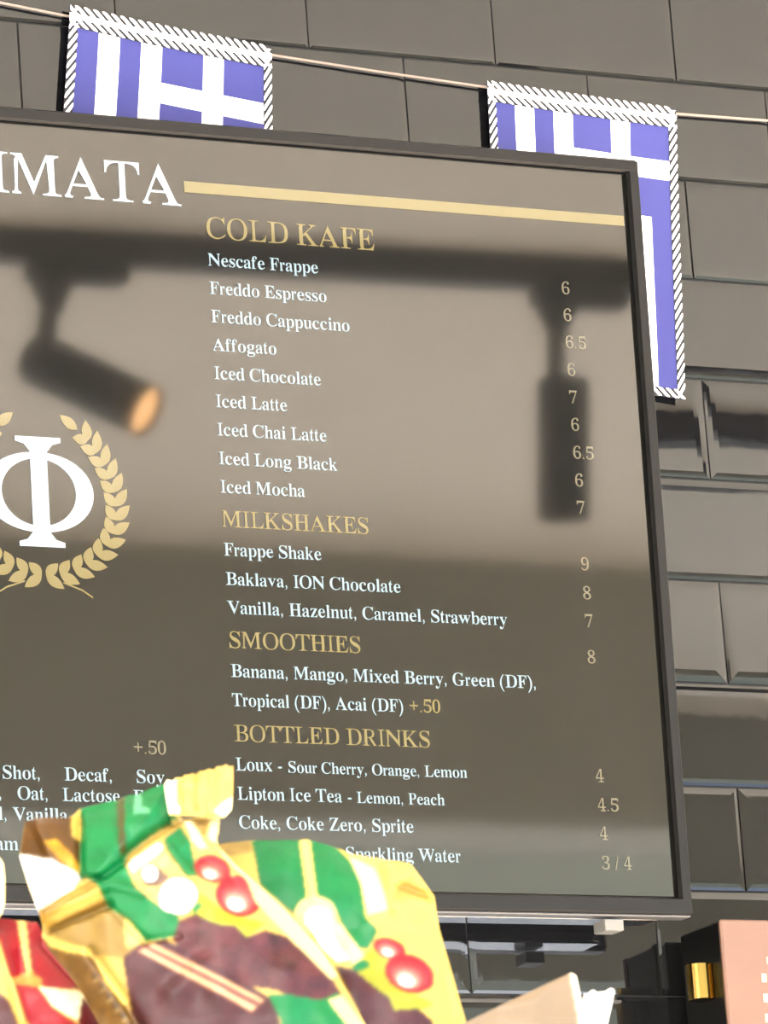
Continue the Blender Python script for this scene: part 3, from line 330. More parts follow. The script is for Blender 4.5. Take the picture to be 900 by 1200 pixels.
mt.build('wall_bracket', M_BLACK, tv)
scr = MB().box((-hw, 0.0, 0.0), (hw, 0.004, TH)).build('display_panel', M_SCREEN, tv)

IT, HD = 0.0136, 0.0175
items = [("Nescafe Frappe", 0.4387), ("Freddo Espresso", 0.4182), ("Freddo Cappuccino", 0.3979), ("Affogato", 0.3775),
         ("Iced Chocolate", 0.3572), ("Iced Latte", 0.3371), ("Iced Chai Latte", 0.3169), ("Iced Long Black", 0.2964),
         ("Iced Mocha", 0.2763), ("Frappe Shake", 0.2318), ("Baklava, ION Chocolate", 0.2112),
         ("Vanilla, Hazelnut, Caramel, Strawberry", 0.1911), ("Banana, Mango, Mixed Berry, Green (DF),", 0.1467),
         ("Tropical (DF), Acai (DF)", 0.1264), ("Coke, Coke Zero, Sprite", 0.0417)]
for s, v in items:
    text_mb(s, 0.1345, v, IT, 0.32, width=(0.1305 if s.startswith("Tropical") else None)).build('menu_item', M_TXT_W, scr)
for s, u, v, size, w in (("Loux -", 0.1345, 0.0817, IT, 0.0355), ("Sour Cherry, Orange, Lemon", 0.1737, 0.0813, 0.0119, 0.1374),
                   ("Lipton Ice Tea -", 0.1345, 0.0615, IT, 0.0870), ("Lemon, Peach", 0.2245, 0.0615, 0.0119, 0.0678),
                   ("Sparkling Water", 0.2133, 0.0217, IT, 0.0886),
                   ("Shot,", -0.0371, 0.0714, IT, None), ("Decaf,", 0.0077, 0.0713, IT, None), ("Soy,", 0.0602, 0.0711, IT, None),
                   (",", -0.0405, 0.0576, IT, None), ("Oat,", -0.0268, 0.0575, IT, None), ("Lactose", 0.0057, 0.0573, IT, None), ("F", 0.0575, 0.0572, IT, None),
                   ("l,", -0.0412, 0.0434, IT, None), ("Vanilla,", -0.0310, 0.0432, IT, None), ("am", -0.0441, 0.0231, IT, None)):
    text_mb(s, u, v, size, 0.32, width=w).build('menu_item', M_TXT_W, scr)
for s, v, size, w in (("COLD KAFE", 0.4586, 0.0233, 0.1308), ("MILKSHAKES", 0.2521, HD, 0.1127), ("SMOOTHIES", 0.1670, HD, 0.1010), ("BOTTLED DRINKS", 0.1019, HD, 0.1502)):
    text_mb(s, 0.1342, v, size, 0.55, width=w).build('menu_heading', M_TXT_G, scr)
text_mb("+.50", 0.2690, 0.1266, IT, 0.3).build('menu_price', M_TXT_G, scr)
text_mb("+.50", 0.0591, 0.0911, IT, 0.45).build('menu_price', M_TXT_P, scr)
for s, v in (("6", 0.4367), ("6", 0.4167), ("6.5", 0.3966), ("6", 0.3762), ("7", 0.3559), ("6", 0.3357), ("6.5", 0.3152), ("6", 0.2948), ("7", 0.2749),
             ("9", 0.2337), ("8", 0.2127), ("7", 0.1924), ("8", 0.1664), ("4", 0.0811), ("4.5", 0.0604), ("4", 0.0400), ("3 / 4", 0.0190)):
    text_mb(s, 0.4119, v, 0.0137, 0.40).build('menu_price', M_TXT_P, scr)
text_mb("IMATA", -0.0260, 0.4803, 0.0440, 0.55, width=0.1437).build('menu_title', M_TXT_BIG, scr)
MB().add([(0.1194, -0.0004, 0.4906), (0.4673, -0.0004, 0.4914), (0.4673, -0.0004, 0.4990), (0.1194, -0.0004, 0.4988)], [(0, 1, 2, 3)]).build('gold_bar', M_TXT_GB, scr)
# phi emblem
ph = MB(); cv = 0.2697
def ring(mb, cu, cv, ro, ri, n=48, y=-0.0004):
    v = []
    for k in range(n):
        w = 2*math.pi*k/n; c, s_ = math.cos(w), math.sin(w)
        ce = math.copysign(abs(c)**0.92, c)
        v += [(cu+ro[0]*ce, y, cv+ro[1]*s_), (cu+ri[0]*c, y, cv+ri[1]*s_)]
    mb.add(v, [(2*k, 2*((k+1) % n), 2*((k+1) % n)+1, 2*k+1) for k in range(n)])
ring(ph, -0.0008, cv, (0.0402, 0.0280), (0.0272, 0.0235))
t_, b_, sw, sh_ = 0.3084, 0.2317, 0.0062, 0.0167
for sg, e in ((1, t_), (-1, b_)):
    ph.add([(-sh_, -0.0005, e), (sh_, -0.0005, e), (sh_, -0.0005, e-sg*0.0034), (0.0105, -0.0005, e-sg*0.0052), (sw, -0.0005, e-sg*0.0105), (-sw, -0.0005, e-sg*0.0105), (-0.0105, -0.0005, e-sg*0.0052), (-sh_, -0.0005, e-sg*0.0034)],
           [(0, 1, 2, 3), (0, 3, 6, 7), (3, 4, 5, 6)])
ph.add([(-sw, -0.0005, b_+0.010), (sw, -0.0005, b_+0.010), (sw, -0.0005, t_-0.010), (-sw, -0.0005, t_-0.010)], [(0, 1, 2, 3)])
ph.build('phi_emblem', M_TXT_BIG, scr)
# laurel wreath
wr = MB()
def leaf(mb, x, z, ang, L, W):
    n = 7; v = []
    for sgn in (1, -1):
        for i in range(n):
            t = i/(n-1); w = W*math.sin(math.pi*t**0.85)**0.9*sgn if 0 < t < 1 else 0
            v.append((t*L, w))
    c, s_ = math.cos(ang), math.sin(ang)
    mb.add([(x+a*c-b*s_, -0.0004, z+a*s_+b*c) for a, b in v], [(i, i+1, n+i+1, n+i) for i in range(n-1)])
spine = [(0.0015, 0.2120), (0.0118, 0.2133), (0.0222, 0.2166), (0.0315, 0.2212), (0.0398, 0.2272), (0.0467, 0.2346), (0.0518, 0.2432),
         (0.0545, 0.2527), (0.0552, 0.2625), (0.0543, 0.2722), (0.0517, 0.2817), (0.0482, 0.2909), (0.0432, 0.2996), (0.0371, 0.3077), (0.0296, 0.3150), (0.0218, 0.3205)]
for mir in (1, -1):
    for i, (a, b) in enumerate(spine[:-1]):
        a2, b2 = spine[i+1]; th = math.atan2(b2-b, a2-a)
        big = 0.0158 if i < 13 else 0.0145
        for dth, L in ((-0.72, big), (0.62, big*0.80)):
            if i == 14 and dth > 0: continue
            ang = th+dth
            if i == 14: ang = th-0.05; L = 0.0158
            if mir < 0: ang = math.pi-ang
            leaf(wr, mir*a, b, ang, L, 0.0038)
    for (p, q) in (((0.014, 0.2075), (0.0275, 0.2028)), ((0.0275, 0.2028), (0.0352, 0.1980))):
        w = 0.0006; wr.add([(mir*p[0], -0.0004, p[1]-w), (mir*q[0], -0.0004, q[1]-w), (mir*q[0], -0.0004, q[1]+w), (mir*p[0], -0.0004, p[1]+w)], [(0, 1, 2, 3)])
wr.build('laurel_wreath', M_TXT_GB, scr)

# ------------------------------------------------------------------ flags on a cord
cordp = [(-1.30, 2.990), (-0.75, 2.945), (-0.29488, 2.8977), (-0.24363, 2.8917), (-0.19179, 2.8862), (-0.110, 2.8775), (-0.0355, 2.8711), (0.050, 2.8658), (0.13768, 2.8613), (0.215, 2.8570),
         (0.2956, 2.8537), (0.37629, 2.8548), (0.44352, 2.8573), (0.70, 2.880), (1.05, 2.920)]
cd = thing('flag_string', 'thin beige string strung across the tile wall, carrying two flags', 'string', (-0.29488, -0.0058, 2.8977))
MB().tube([(x+0.29488, 0.0, z-2.8977) for x, z in cordp], 0.0010, 8).build('string', M_CORD, cd, smooth=True)
for x, z in (cordp[0], cordp[-1]):
    MB().tube([(x+0.29488, 0.0045, z-2.8977), (x+0.29488, -0.006, z-2.8977), (x+0.29488, -0.006, z-2.8977+0.006)], 0.0016, 8).build('wall_hook', M_SILVER, cd)
def flag(label, TL, TR, BR, BL, sag, seed, curl):
    TL, TR, BR, BL = [Vector(p) for p in (TL, TR, BR, BL)]
    base = Vector(((TL.x+TR.x)/2, -0.0085, (TL.y+TR.y)/2))
    fl = thing('flag', label, 'flag', base, group='flags on the cord')
    r_ = random.Random(seed); ph_ = r_.uniform(0, 6)
    def P(s, t, lift=0.0):
        a = TL.lerp(TR, s); b = BL.lerp(BR, s); p = a.lerp(b, t)
        z = p.y - sag*math.sin(math.pi*s)*(1-t)
        y = -0.0006*math.sin(9*s+ph_)*(0.3+t) - 0.0005*math.sin(5*t+3*s) - curl*t*t*0.0 - lift
        return (p.x-base.x + 0.0012*math.sin(4.5*t+ph_)*math.sin(math.pi*s), y, z-base.z)
    bw, bh = 0.042, 0.045                                           # border share of the width and height
    us = [bw+(1-2*bw)*i/18 for i in (0, 2, 4, 6, 8, 10, 12, 14, 16, 18)]
    # cuts: 9 stripes; canton is the five right-hand stripes, ten units deep
    def cuts(l): 
        o = []
        for a, b in zip(l, l[1:]): o += [a+(b-a)*k/4 for k in range(4)]
        return o+[l[-1]]
    vs = [bh+(1-2*bh)*i/27 for i in (0, 4, 6, 10, 14, 18, 22, 27)]
    us[0] = vs[0] = 0.0; us[-1] = vs[-1] = 1.0
    U, V = cuts(us), cuts(vs); mb = MB(); pts = [P(u, v) for v in V for u in U]; nu = len(U); fs = []; mi = []
    for j in range(len(V)-1):
        for i in range(nu-1):
            st = i//4; vv = (V[j]+V[j+1])/2; unit = (vv-bh)/(1-2*bh)*27
            if st >= 4 and unit < 10: blue = not (st == 6 or 4 < unit < 6)
            else: blue = st % 2 == 0
            fs.append((j*nu+i, j*nu+i+1, (j+1)*nu+i+1, (j+1)*nu+i)); mi.append(1 if blue else 0)
    mb.add(pts, fs); mb.mi = mi
    mb.build('cloth', [M_FLAGW, M_FLAGB], fl, smooth=True)
    # rope-patterned border: dark tape with slanting white stitches
    tape = MB(); st = MB()
    def strip(p0, p1, w, n, slant, lf=0.0004):
        (s0, t0), (s1, t1) = p0, p1; ds, dt = s1-s0, t1-t0
        across = (0, w) if abs(ds) > abs(dt) else (w, 0)
        def Q(a, c, l): return P(s0+ds*a+across[0]*c, t0+dt*a+across[1]*c, l)
        k = 30
        tape.add([Q(i/k, c, lf*0.5) for i in range(k+1) for c in (0, 1)], [(2*i, 2*i+1, 2*i+3, 2*i+2) for i in range(k)])
        for i in range(n):
            a0 = i/n; a1 = (i+0.56)/n
            v = []; 
            for c, dx in ((0.0, 0), (0.12, 0), (0.5, 0), (0.88, 0), (1.0, 0)):
                sh = slant*(c-0.5)/n*1.1; pin = 0.13/n if c in (0.0, 1.0) else 0
                v += [Q(min(1, max(0, a0+sh+pin)), c, lf+0.0005), Q(min(1, max(0, a1+sh-pin)), c, lf+0.0005)]
            st.add(v, [(2*q, 2*q+1, 2*q+3, 2*q+2) for q in range(4)])
    W, H = (TR-TL).length, (BL-TL).length
    nx, nz = int(W/0.0068), int(H/0.0074)
    strip((0, 0), (0, 1), bw, nz, -1.3); strip((1-bw, 0), (1-bw, 1), bw, nz, -1.3)
    strip((0, 1-0.03), (1, 1-0.03), 0.03, nx, 1)
    strip((0, 0.030), (1, 0.030), 0.032, nx, 1.2, 0.0010)
    strip((0, -0.010), (1, -0.010), 0.036, nx, 1.2, 0.0010)
    tape.build('border_tape', M_FLAGD, fl); st.build('rope_border', M_FLAGW, fl)
    hm = MB(); k = 40
    hm.add([P(i/k, v, 0.0008) for i in range(k+1) for v in (0.016, 0.034)], [(2*i, 2*i+1, 2*i+3, 2*i+2) for i in range(k)])
    hm.build('hem', M_FLAGW, fl)
    return fl
flag('blue and white striped cross flag nearest the upper left, bottom hidden behind the screen', (-0.1902, 2.8915), (-0.0338, 2.8740), (-0.0462, 2.640), (-0.2185, 2.666), 0.0015, 3, 0)
flag('blue and white striped cross flag hanging past the screen\'s right edge', (0.1398, 2.8630), (0.2973, 2.8548), (0.2840, 2.6300), (0.1330, 2.6440), 0.0008, 5, 0)

# ------------------------------------------------------------------ ceiling track and spotlights (seen mirrored in the screen)
tr = thing('light_track', 'black ceiling lighting track mirrored across the top of the menu screen', 'track light', (0.80, -1.868, CEIL))
MB().box((-2.6, -0.018, -0.034), (3.2, 0.018, 0.0), ch=0.002).build('rail', M_RAIL, tr).rotation_euler = (0, 0, R(4))
def spot(label, mount, pivot, head0, head1, lit):
    mount, pivot, head0, head1 = [Vector(p) for p in (mount, pivot, head0, head1)]
    s_ = thing('spotlight', label, 'spotlight', mount, group='track spotlights')
    f_ = lambda v: v-mount
    MB().box((-0.026, -0.016, -0.020), (0.085, 0.016, 0.002), ch=0.003).tube([(0, 0, -0.019), (0, 0, -0.03), (0, 0, -0.055)], [0.024, 0.020, 0.010], 16).build('adaptor', M_RAIL, s_)
    MB().tube([Vector((0, 0, -0.018)), f_(pivot)], 0.0105, 12).build('stem', M_RAIL, s_, smooth=False)
    ax = (head1-head0).normalized(); r = 0.0285
    pts = [head0, head0+ax*0.004, head1]; b = MB().tube([f_(p) for p in pts], [r*0.9, r, r], 32, caps=False)
    b.tube([f_(head1), f_(head1-ax*0.004)], [r, r*0.88], 32, caps=False)
    b.tube([f_(head1-ax*0.004), f_(head1-ax*0.010)], [r*0.88, r*0.86], 32, caps=False)
    b.tube([f_(head0), f_(head0-ax*0.0005)], [r*0.9, r*0.9], 32)
    b.build('lamp_body', M_RAIL, s_, smooth=False)
    MB().tube([f_(head1-ax*0.006), f_(head1-ax*0.0065)], [r*0.87, r*0.87], 32).build('lens', M_LAMP if lit else M_BLACK, s_, label='glowing warm lens' if lit else 'lens')
spot('black track spotlight tilted with a glowing orange lens, mirrored left on the screen', (0.528, -1.890, CEIL-0.033), (0.524, -1.905, 3.110), (0.530, -1.955, 3.117), (0.6190, -1.860, 3.040), True)
spot('black track spotlight hanging straight down, mirrored at right on the screen', (1.102, -1.847, CEIL-0.033), (1.096, -1.846, 3.09), (1.096, -1.829, 3.096), (1.094, -1.842, 2.944), False)

# ------------------------------------------------------------------ wooden game box hung on the tiles
gb = thing('game_box', 'salmon-brown wooden box with dark side, brass clasp and dashed cream inlay', 'box', (0.23812, -0.076, 1.93))
BW, BH, BD = 0.30, 0.2989, 0.0625
MB().box((0.0015, 0.004, 0.0), (BW, BD, BH), ch=0.0015).build('body', M_BOXSIDE, gb)
MB().box((0.0, 0.0, 0.0), (BW, 0.0045, BH), ch=0.0012).build('front_panel', M_BOXFRONT, gb, label='salmon-brown wooden front')
x0, x1, z0, z1 = 0.0325, BW-0.0325, 0.03, BH-0.0290
nd = 0
k = 0
while z1-0.0095-k*0.0143 > z0:
    z = z1-0.0095-k*0.0143
    for xx in (x0-0.0012, x1+0.0012): MB().box((xx-0.002, -0.0004, z-0.0062), (xx+0.002, 0.001, z)).build('inlay_dash', M_INLAY, gb)
    k += 1
k = 0
while x0+0.002+k*0.0143+0.007 < x1:
    x = x0+0.002+k*0.0143
    for zz in (z1, z0): MB().box((x, -0.0004, zz-0.0024), (x+0.0068, 0.001, zz+0.0024)).build('inlay_dash', M_INLAY, gb)
    k += 1
cl = MB().tube([(-0.0085, 0.022, 0.2448), (-0.0085, 0.022, 0.2452), (-0.0085, 0.022, 0.2700), (-0.0085, 0.022, 0.2704)], [0.0085, 0.0092, 0.0092, 0.0085], 28)
cl.box((-0.0035, 0.012, 0.2455), (0.0018, 0.036, 0.2697))
cl.build('clasp', M_BRASS, gb, smooth=False, label='brass clasp on the side')
MB().box((0.05, BD-0.001, 0.10), (BW-0.05, 0.0735, 0.22)).build('back_batten', M_WOOD, gb)

# ------------------------------------------------------------------ printed foil bags (design units: 1 unit = 0.275 mm, x right, y down)
BASE = Vector((-0.95587, -1.85289, 1.86345)); BR_ = Matrix.Rotation(-yaw, 3, 'Z')
def to_local(xy, off):
    k = (1.8+off)/1.8
    x = xy[..., 0]-300.0; y = xy[..., 1]-1100.0
    a = (0.00027260*x + -0.00001741*y)*k - 0.02867*off
    b = (-0.00001954*x + -0.00027630*y)*k + 0.17640*off
    return a, b
def inside(P, poly):
    x, y = P[:, 0], P[:, 1]; c = np.zeros(len(P), bool); n = len(poly)
    for i in range(n):
        (xa, ya), (xb, yb) = poly[i], poly[(i+1) % n]
        if ya == yb: continue
        c ^= ((ya > y) != (yb > y)) & (x < (xb-xa)*(y-ya)/(yb-ya)+xa)
    return c
def near(P, poly, closed=True):
    """distance to an outline and the nearest point on it"""
    best = np.full(len(P), 1e9); q = np.zeros_like(P); n = len(poly)
    for i in range(n if closed else n-1):
        a = np.array(poly[i], float); b = np.array(poly[(i+1) % n], float); e = b-a; L = e@e
        if L < 1e-9: continue
        t = np.clip(((P-a)@e)/L, 0, 1); c = a+t[:, None]*e; d = np.hypot(*(P-c).T)
        m = d < best; best[m] = d[m]; q[m] = c[m]
    return best, q
def zig(p, q, n, amp):
    p, q = np.array(p, float), np.array(q, float); e = q-p; nn = np.array([e[1], -e[0]])/np.hypot(*e)
    out = []
    for i in range(n):
        out.append(tuple(p+e*i/n)); out.append(tuple(p+e*(i+0.5)/n+nn*amp))
    return out+[tuple(q)]
def ell(cx, cy, rx, ry, rot=0, n=28):
    c, s_ = math.cos(rot), math.sin(rot)
    return [(cx+rx*math.cos(w)*c-ry*math.sin(w)*s_, cy+rx*math.cos(w)*s_+ry*math.sin(w)*c) for w in [2*math.pi*k/n for k in range(n)]]
def vnoise(P, s, seed):
    r2 = np.random.default_rng(seed); G = r2.random((97, 97))
    q = P/s+200; i = np.floor(q).astype(int); f = q-i; f = f*f*(3-2*f); a = i % 96
    g = lambda dx, dy: G[a[:, 0]+dx, a[:, 1]+dy]
    return (g(0,0)*(1-f[:,0])+g(1,0)*f[:,0])*(1-f[:,1])+(g(0,1)*(1-f[:,0])+g(1,1)*f[:,0])*f[:,1]
def s2l(c):
    c = np.array(c, float)/255; return np.where(c <= 0.04045, c/12.92, ((c+0.055)/1.055)**2.4)
def patch(name, parent, off, outline, prints_and_shading, base, T=60, kd=45, creases=(), step=1.7, tilt=(0, 0), material=None, back=True, pinch=0.0, **props):
    """a pillow of foil: front and back sheet meeting along the outline; prints are flat colours on the sheet, painted foil highlights and shaded folds included"""
    O = np.array(outline, float); lo = O.min(0)-2*step; hi = O.max(0)+2*step
    V = []; FS = []; CO = []; nb = 0
    for side, st in ((1, step), (-1, step*3.2)) if back else ((1, step),):
        gx = np.arange(lo[0], hi[0]+st, st); gy = np.arange(lo[1], hi[1]+st, st); X, Y = np.meshgrid(gx, gy)
        P = np.stack([X.ravel(), Y.ravel()], 1); ins = inside(P, outline); w = len(gx); h = len(gy)
        I = ins.reshape(h, w); cell = I[:-1, :-1] | I[1:, :-1] | I[:-1, 1:] | I[1:, 1:]
        use = np.zeros((h, w), bool); use[:-1, :-1] |= cell; use[1:, :-1] |= cell; use[:-1, 1:] |= cell; use[1:, 1:] |= cell
        use = use.ravel(); d, q = near(P, outline); out_ = use & ~ins; P[out_] = q[out_]; d[~ins] = 0
        hgt = T*(1-np.exp(-(d/kd)**1.25))
        if side > 0:
            for (ln, amp, wd) in creases:
                dd, _ = near(P, ln, False); hgt = hgt+1.9*amp*np.exp(-(dd/wd)**2)*np.minimum(1, d/4)
            hgt += (vnoise(P, 26, 3)-0.5)*9*np.minimum(1, d/10)
        idx = -np.ones(len(P), int); idx[use] = np.arange(use.sum())+nb; nb += int(use.sum())
        Pu = P[use]; a, b = to_local(Pu, off); PA = P
        tl = (Pu[:, 0]-O[:, 0].mean())*tilt[0]+(Pu[:, 1]-O[:, 1].mean())*tilt[1]
        dep = off+0.000275*(tl-side*hgt[use]*(1 if side > 0 else 0.7))
        V.append(np.stack([a, dep, b], 1))
        col = np.tile(s2l(base), (len(PA), 1))
        for pr in prints_and_shading:
            c, pl = pr[0], pr[1]; m = inside(PA, pl)
            if not m.any(): continue
            cc = s2l(c)
            if len(pr) > 2:
                nz = vnoise(PA[m], pr[3] if len(pr) > 3 else 9, 11)*0.65+vnoise(PA[m], 3.5, 12)*0.35
                col[m] = cc*(1+pr[2]*(nz[:, None]-0.5)*2)
            else: col[m] = cc
        G = col.reshape(h, w, 3)
        for _ in range(2 if side > 0 else 0):                       # soft printed edges
            E = np.pad(G, ((1, 1), (1, 1), (0, 0)), 'edge')
            G = (E[:-2, 1:-1]+E[2:, 1:-1]+E[1:-1, :-2]+E[1:-1, 2:]+2*G)/6
        col = G.reshape(-1, 3)[use]
        lum = col@np.array([0.3, 0.6, 0.1]); col = col*(0.20+0.60*lum**3)[:, None]
        CO.append(np.clip(col, 0, 1))
        J = idx.reshape(h, w); yy, xx = np.nonzero(cell)
        fq = np.stack([J[yy, xx], J[yy, xx+1], J[yy+1, xx+1], J[yy+1, xx]], 1)
        FS.append(fq[:, ::-1] if side > 0 else fq)
    V = np.concatenate(V); FS = np.concatenate(FS); CO = np.concatenate(CO)
    me = bpy.data.meshes.new(name); me.from_pydata(V.tolist(), [], FS.tolist()); me.materials.append(material or M_BAG)
    at = me.color_attributes.new('print', 'FLOAT_COLOR', 'POINT')
    at.data.foreach_set('color', np.concatenate([CO, np.ones((len(CO), 1))], 1).astype(np.float32).ravel())
    me.polygons.foreach_set('use_smooth', np.ones(len(me.polygons), bool)); me.update()
    return obj(name, me, parent, **props)
def bag(name, label, cat, group=None):
    b = thing(name, label, cat, BASE, group=group); b.rotation_euler = (0, 0, -yaw); return b

YEL, CREAM, GRN, CHOC, RED = (226, 186, 92), (234, 212, 140), (10, 152, 76), (108, 52, 52), (200, 34, 46)
LEAF = (190, 190, 40)
def cherry(cx, cy, rx, ry, rot=0):
    out = [(RED, ell(cx, cy, rx, ry, rot))]
    for f, c in ((0.80, (206, 62, 62)), (0.66, (216, 100, 88)), (0.52, (228, 150, 128)), (0.38, (240, 205, 180)), (0.25, (246, 232, 214))):
        out.append((c, ell(cx-rx*0.10*(1-f)*2, cy+ry*(1-f)*0.62, rx*f, ry*f*0.92, rot)))
    return out

# left green bag -------------------------------------------------------------
g1 = bag('sweets_bag', 'crumpled green and gold sweets bag with a folded gold top seal, left one', 'bag', 'green and gold sweets bags')
out1 = [(27, 963), (40, 958), (56, 957), (82, 958), (92, 947), (105, 944), (118, 941), (135, 937), (150, 931), (162, 930), (178, 922), (195, 917), (201, 930), (207, 955), (216, 960), (258, 952), (256, 975), (252, 987),
        (275, 1012), (303, 1037), (335, 1067), (372, 1108), (396, 1143), (428, 1200), (520, 1400), (540, 1500), (250, 1500), (190, 1360), (150, 1262), (118, 1202), (98, 1166), (78, 1138), (58, 1114), (49, 1098), (50, 1085), (44, 1066), (33, 1040), (22, 1003)]
pr1 = [
    ((118, 78, 26), [(27, 963), (56, 950), (82, 955), (94, 962), (95, 1032), (62, 1014), (22, 1003)], 0.35, 16),  # gold fold in shade and its brighter foot, both put into the colour
    ((225, 165, 40), [(52, 990), (66, 985), (80, 1000), (94, 1018), (95, 1032), (70, 1012)], 0.3, 9),
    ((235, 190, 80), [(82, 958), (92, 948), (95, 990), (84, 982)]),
    ((250, 244, 226), [(20, 1000), (62, 1012), (97, 1032), (86, 1048), (44, 1068)]),  # foil facet catching the light, highlight painted in
    ((212, 164, 70), [(44, 1066), (86, 1047), (118, 1034), (130, 1066), (60, 1094), (47, 1088)], 0.25, 10),
    ((240, 196, 96), [(56, 1080), (100, 1056), (120, 1048), (124, 1058), (70, 1082)]),  # light along the pleat ridge, painted on
    ((150, 112, 40), [(56, 1088), (100, 1072), (127, 1062), (130, 1068), (60, 1096)]),  # shade in the pleat valley, painted on
    ((186, 150, 76), [(48, 1090), (60, 1094), (130, 1066), (148, 1078), (174, 1108), (150, 1130), (108, 1122)], 0.12, 12),
    ((224, 200, 110), [(146, 1084), (153, 1081), (174, 1108), (150, 1118)]),
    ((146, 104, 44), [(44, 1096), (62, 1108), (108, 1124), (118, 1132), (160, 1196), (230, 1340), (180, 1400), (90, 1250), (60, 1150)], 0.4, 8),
    ((238, 205, 100), [(49, 1098), (70, 1106), (108, 1116), (107, 1124), (80, 1118), (60, 1110)]),
    ((246, 210, 104), [(110, 1122), (118, 1130), (136, 1152), (153, 1177), (146, 1180), (126, 1156)]),
    (GRN, [(93, 940), (118, 938), (150, 928), (196, 914), (203, 945), (208, 957), (150, 1005), (148, 1017), (120, 1037), (95, 1033)], 0.22, 14),
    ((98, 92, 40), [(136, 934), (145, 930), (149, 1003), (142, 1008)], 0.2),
    ((120, 205, 150), [(156, 924), (164, 922), (166, 948), (175, 950), (175, 957), (158, 958)]),
    (GRN, [(95, 1030), (147, 1016), (160, 1046), (168, 1054), (190, 1068), (211, 1080), (212, 1104), (173, 1109), (153, 1084), (130, 1071), (113, 1040)], 0.18, 12),
    (GRN, [(193, 988), (211, 970), (224, 990), (232, 1034), (221, 1034), (199, 1008)], 0.2, 9),
    ((226, 188, 104), [(148, 1016), (190, 990), (200, 1006), (222, 1036), (234, 1062), (214, 1080), (188, 1068), (163, 1050)], 0.25, 7),
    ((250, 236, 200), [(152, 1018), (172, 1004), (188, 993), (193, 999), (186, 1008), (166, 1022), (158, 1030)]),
    ((120, 84, 60), ell(180, 1033, 13, 13)), ((250, 240, 222), ell(178, 1031, 9, 10)), ((150, 110, 90), [(186, 1040), (196, 1030), (200, 1036), (188, 1046)]),
    ((235, 200, 120), ell(193, 1017, 6, 9, 0.4)),
    ((252, 248, 236), ell(211, 1057, 21, 21)), ((252, 244, 224), ell(200, 1066, 12, 9, 0.5)),
    (LEAF, [(224, 1078), (236, 1052), (262, 1072), (292, 1082), (312, 1085), (302, 1096), (290, 1105), (275, 1092), (262, 1098), (236, 1088)]),
    (GRN, [(226, 1072), (234, 1064), (239, 1068), (230, 1078)]),
    ((246, 226, 160), [(214, 962), (224, 961), (240, 992), (262, 1010), (250, 1012), (226, 990)]), ((244, 222, 150), [(246, 958), (259, 951), (253, 988), (244, 986)]), ((206, 160, 64), [(226, 962), (244, 959), (242, 982), (236, 984)], 0.2, 6),  # pale strokes are highlights painted along the neck folds
    ((226, 196, 96), [(232, 1000), (262, 990), (300, 1036), (262, 1042), (234, 1040)]),
] + cherry(250, 1022, 22, 17, 0.35) + cherry(281, 1054, 27, 25, 0.3) + [
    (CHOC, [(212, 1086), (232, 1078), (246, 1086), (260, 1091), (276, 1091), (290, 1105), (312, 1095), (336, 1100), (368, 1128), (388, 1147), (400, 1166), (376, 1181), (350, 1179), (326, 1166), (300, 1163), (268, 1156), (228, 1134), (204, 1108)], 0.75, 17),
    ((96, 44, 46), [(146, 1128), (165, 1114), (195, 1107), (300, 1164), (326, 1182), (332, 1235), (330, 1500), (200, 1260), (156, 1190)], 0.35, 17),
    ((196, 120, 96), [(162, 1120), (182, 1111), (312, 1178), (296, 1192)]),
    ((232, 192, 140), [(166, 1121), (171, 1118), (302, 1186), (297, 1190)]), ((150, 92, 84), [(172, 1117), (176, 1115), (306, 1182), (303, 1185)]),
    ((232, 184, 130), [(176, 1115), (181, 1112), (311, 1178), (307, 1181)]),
    (GRN, [(316, 1172), (345, 1172), (376, 1175), (396, 1164), (412, 1200), (470, 1330), (420, 1500), (334, 1330), (330, 1200)], 0.1),
    (CREAM, [(256, 988), (264, 992), (303, 1031), (340, 1066), (376, 1106), (398, 1140), (388, 1150), (366, 1128), (330, 1092), (300, 1060), (290, 1035), (262, 1005)]),
    (CREAM, [(384, 1174), (400, 1166), (426, 1200), (520, 1400), (500, 1400), (412, 1212)]),
]
for k in range(7):
    x, y = 108+k*8.5, 1146+k*11.5
    pr1.append(((104, 84, 58), [(x, y), (x+5, y-4), (x+8, y+2), (x+4, y+6)])); pr1.append(((190, 160, 100), [(x+1, y+7), (x+7, y+3), (x+9, y+6), (x+3, y+9)]))
cr1 = [([(148, 1006), (180, 982), (208, 960)], -9, 6), ([(95, 1034), (120, 1036), (148, 1014)], -6, 5), ([(56, 1076), (124, 1050)], 5, 5), ([(56, 1092), (130, 1067)], -6, 5), ([(46, 1067), (84, 1047), (118, 1036)], -5, 4),
       ([(92, 948), (96, 1032)], -5, 5), ([(200, 958), (256, 954)], -6, 5), ([(130, 1070), (172, 1108)], -3, 5), ([(140, 936), (146, 1005)], 2.5, 6), ([(113, 1040), (168, 1054)], 4, 7), ([(108, 1120), (150, 1180), (190, 1250)], -6, 6),
       ([(215, 962), (250, 1000), (300, 1046)], 5, 8), ([(40, 960), (60, 1010)], 4, 6), ([(172, 1108), (212, 1104)], -2, 4), ([(200, 1000), (230, 1036)], 4, 5)]
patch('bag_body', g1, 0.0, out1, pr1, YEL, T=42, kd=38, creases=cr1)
flap = zig((192, 919), (270, 898), 8, 5.5)+[(273, 896), (273, 925), (271, 948), (262, 958), (230, 956), (198, 955), (194, 935)]
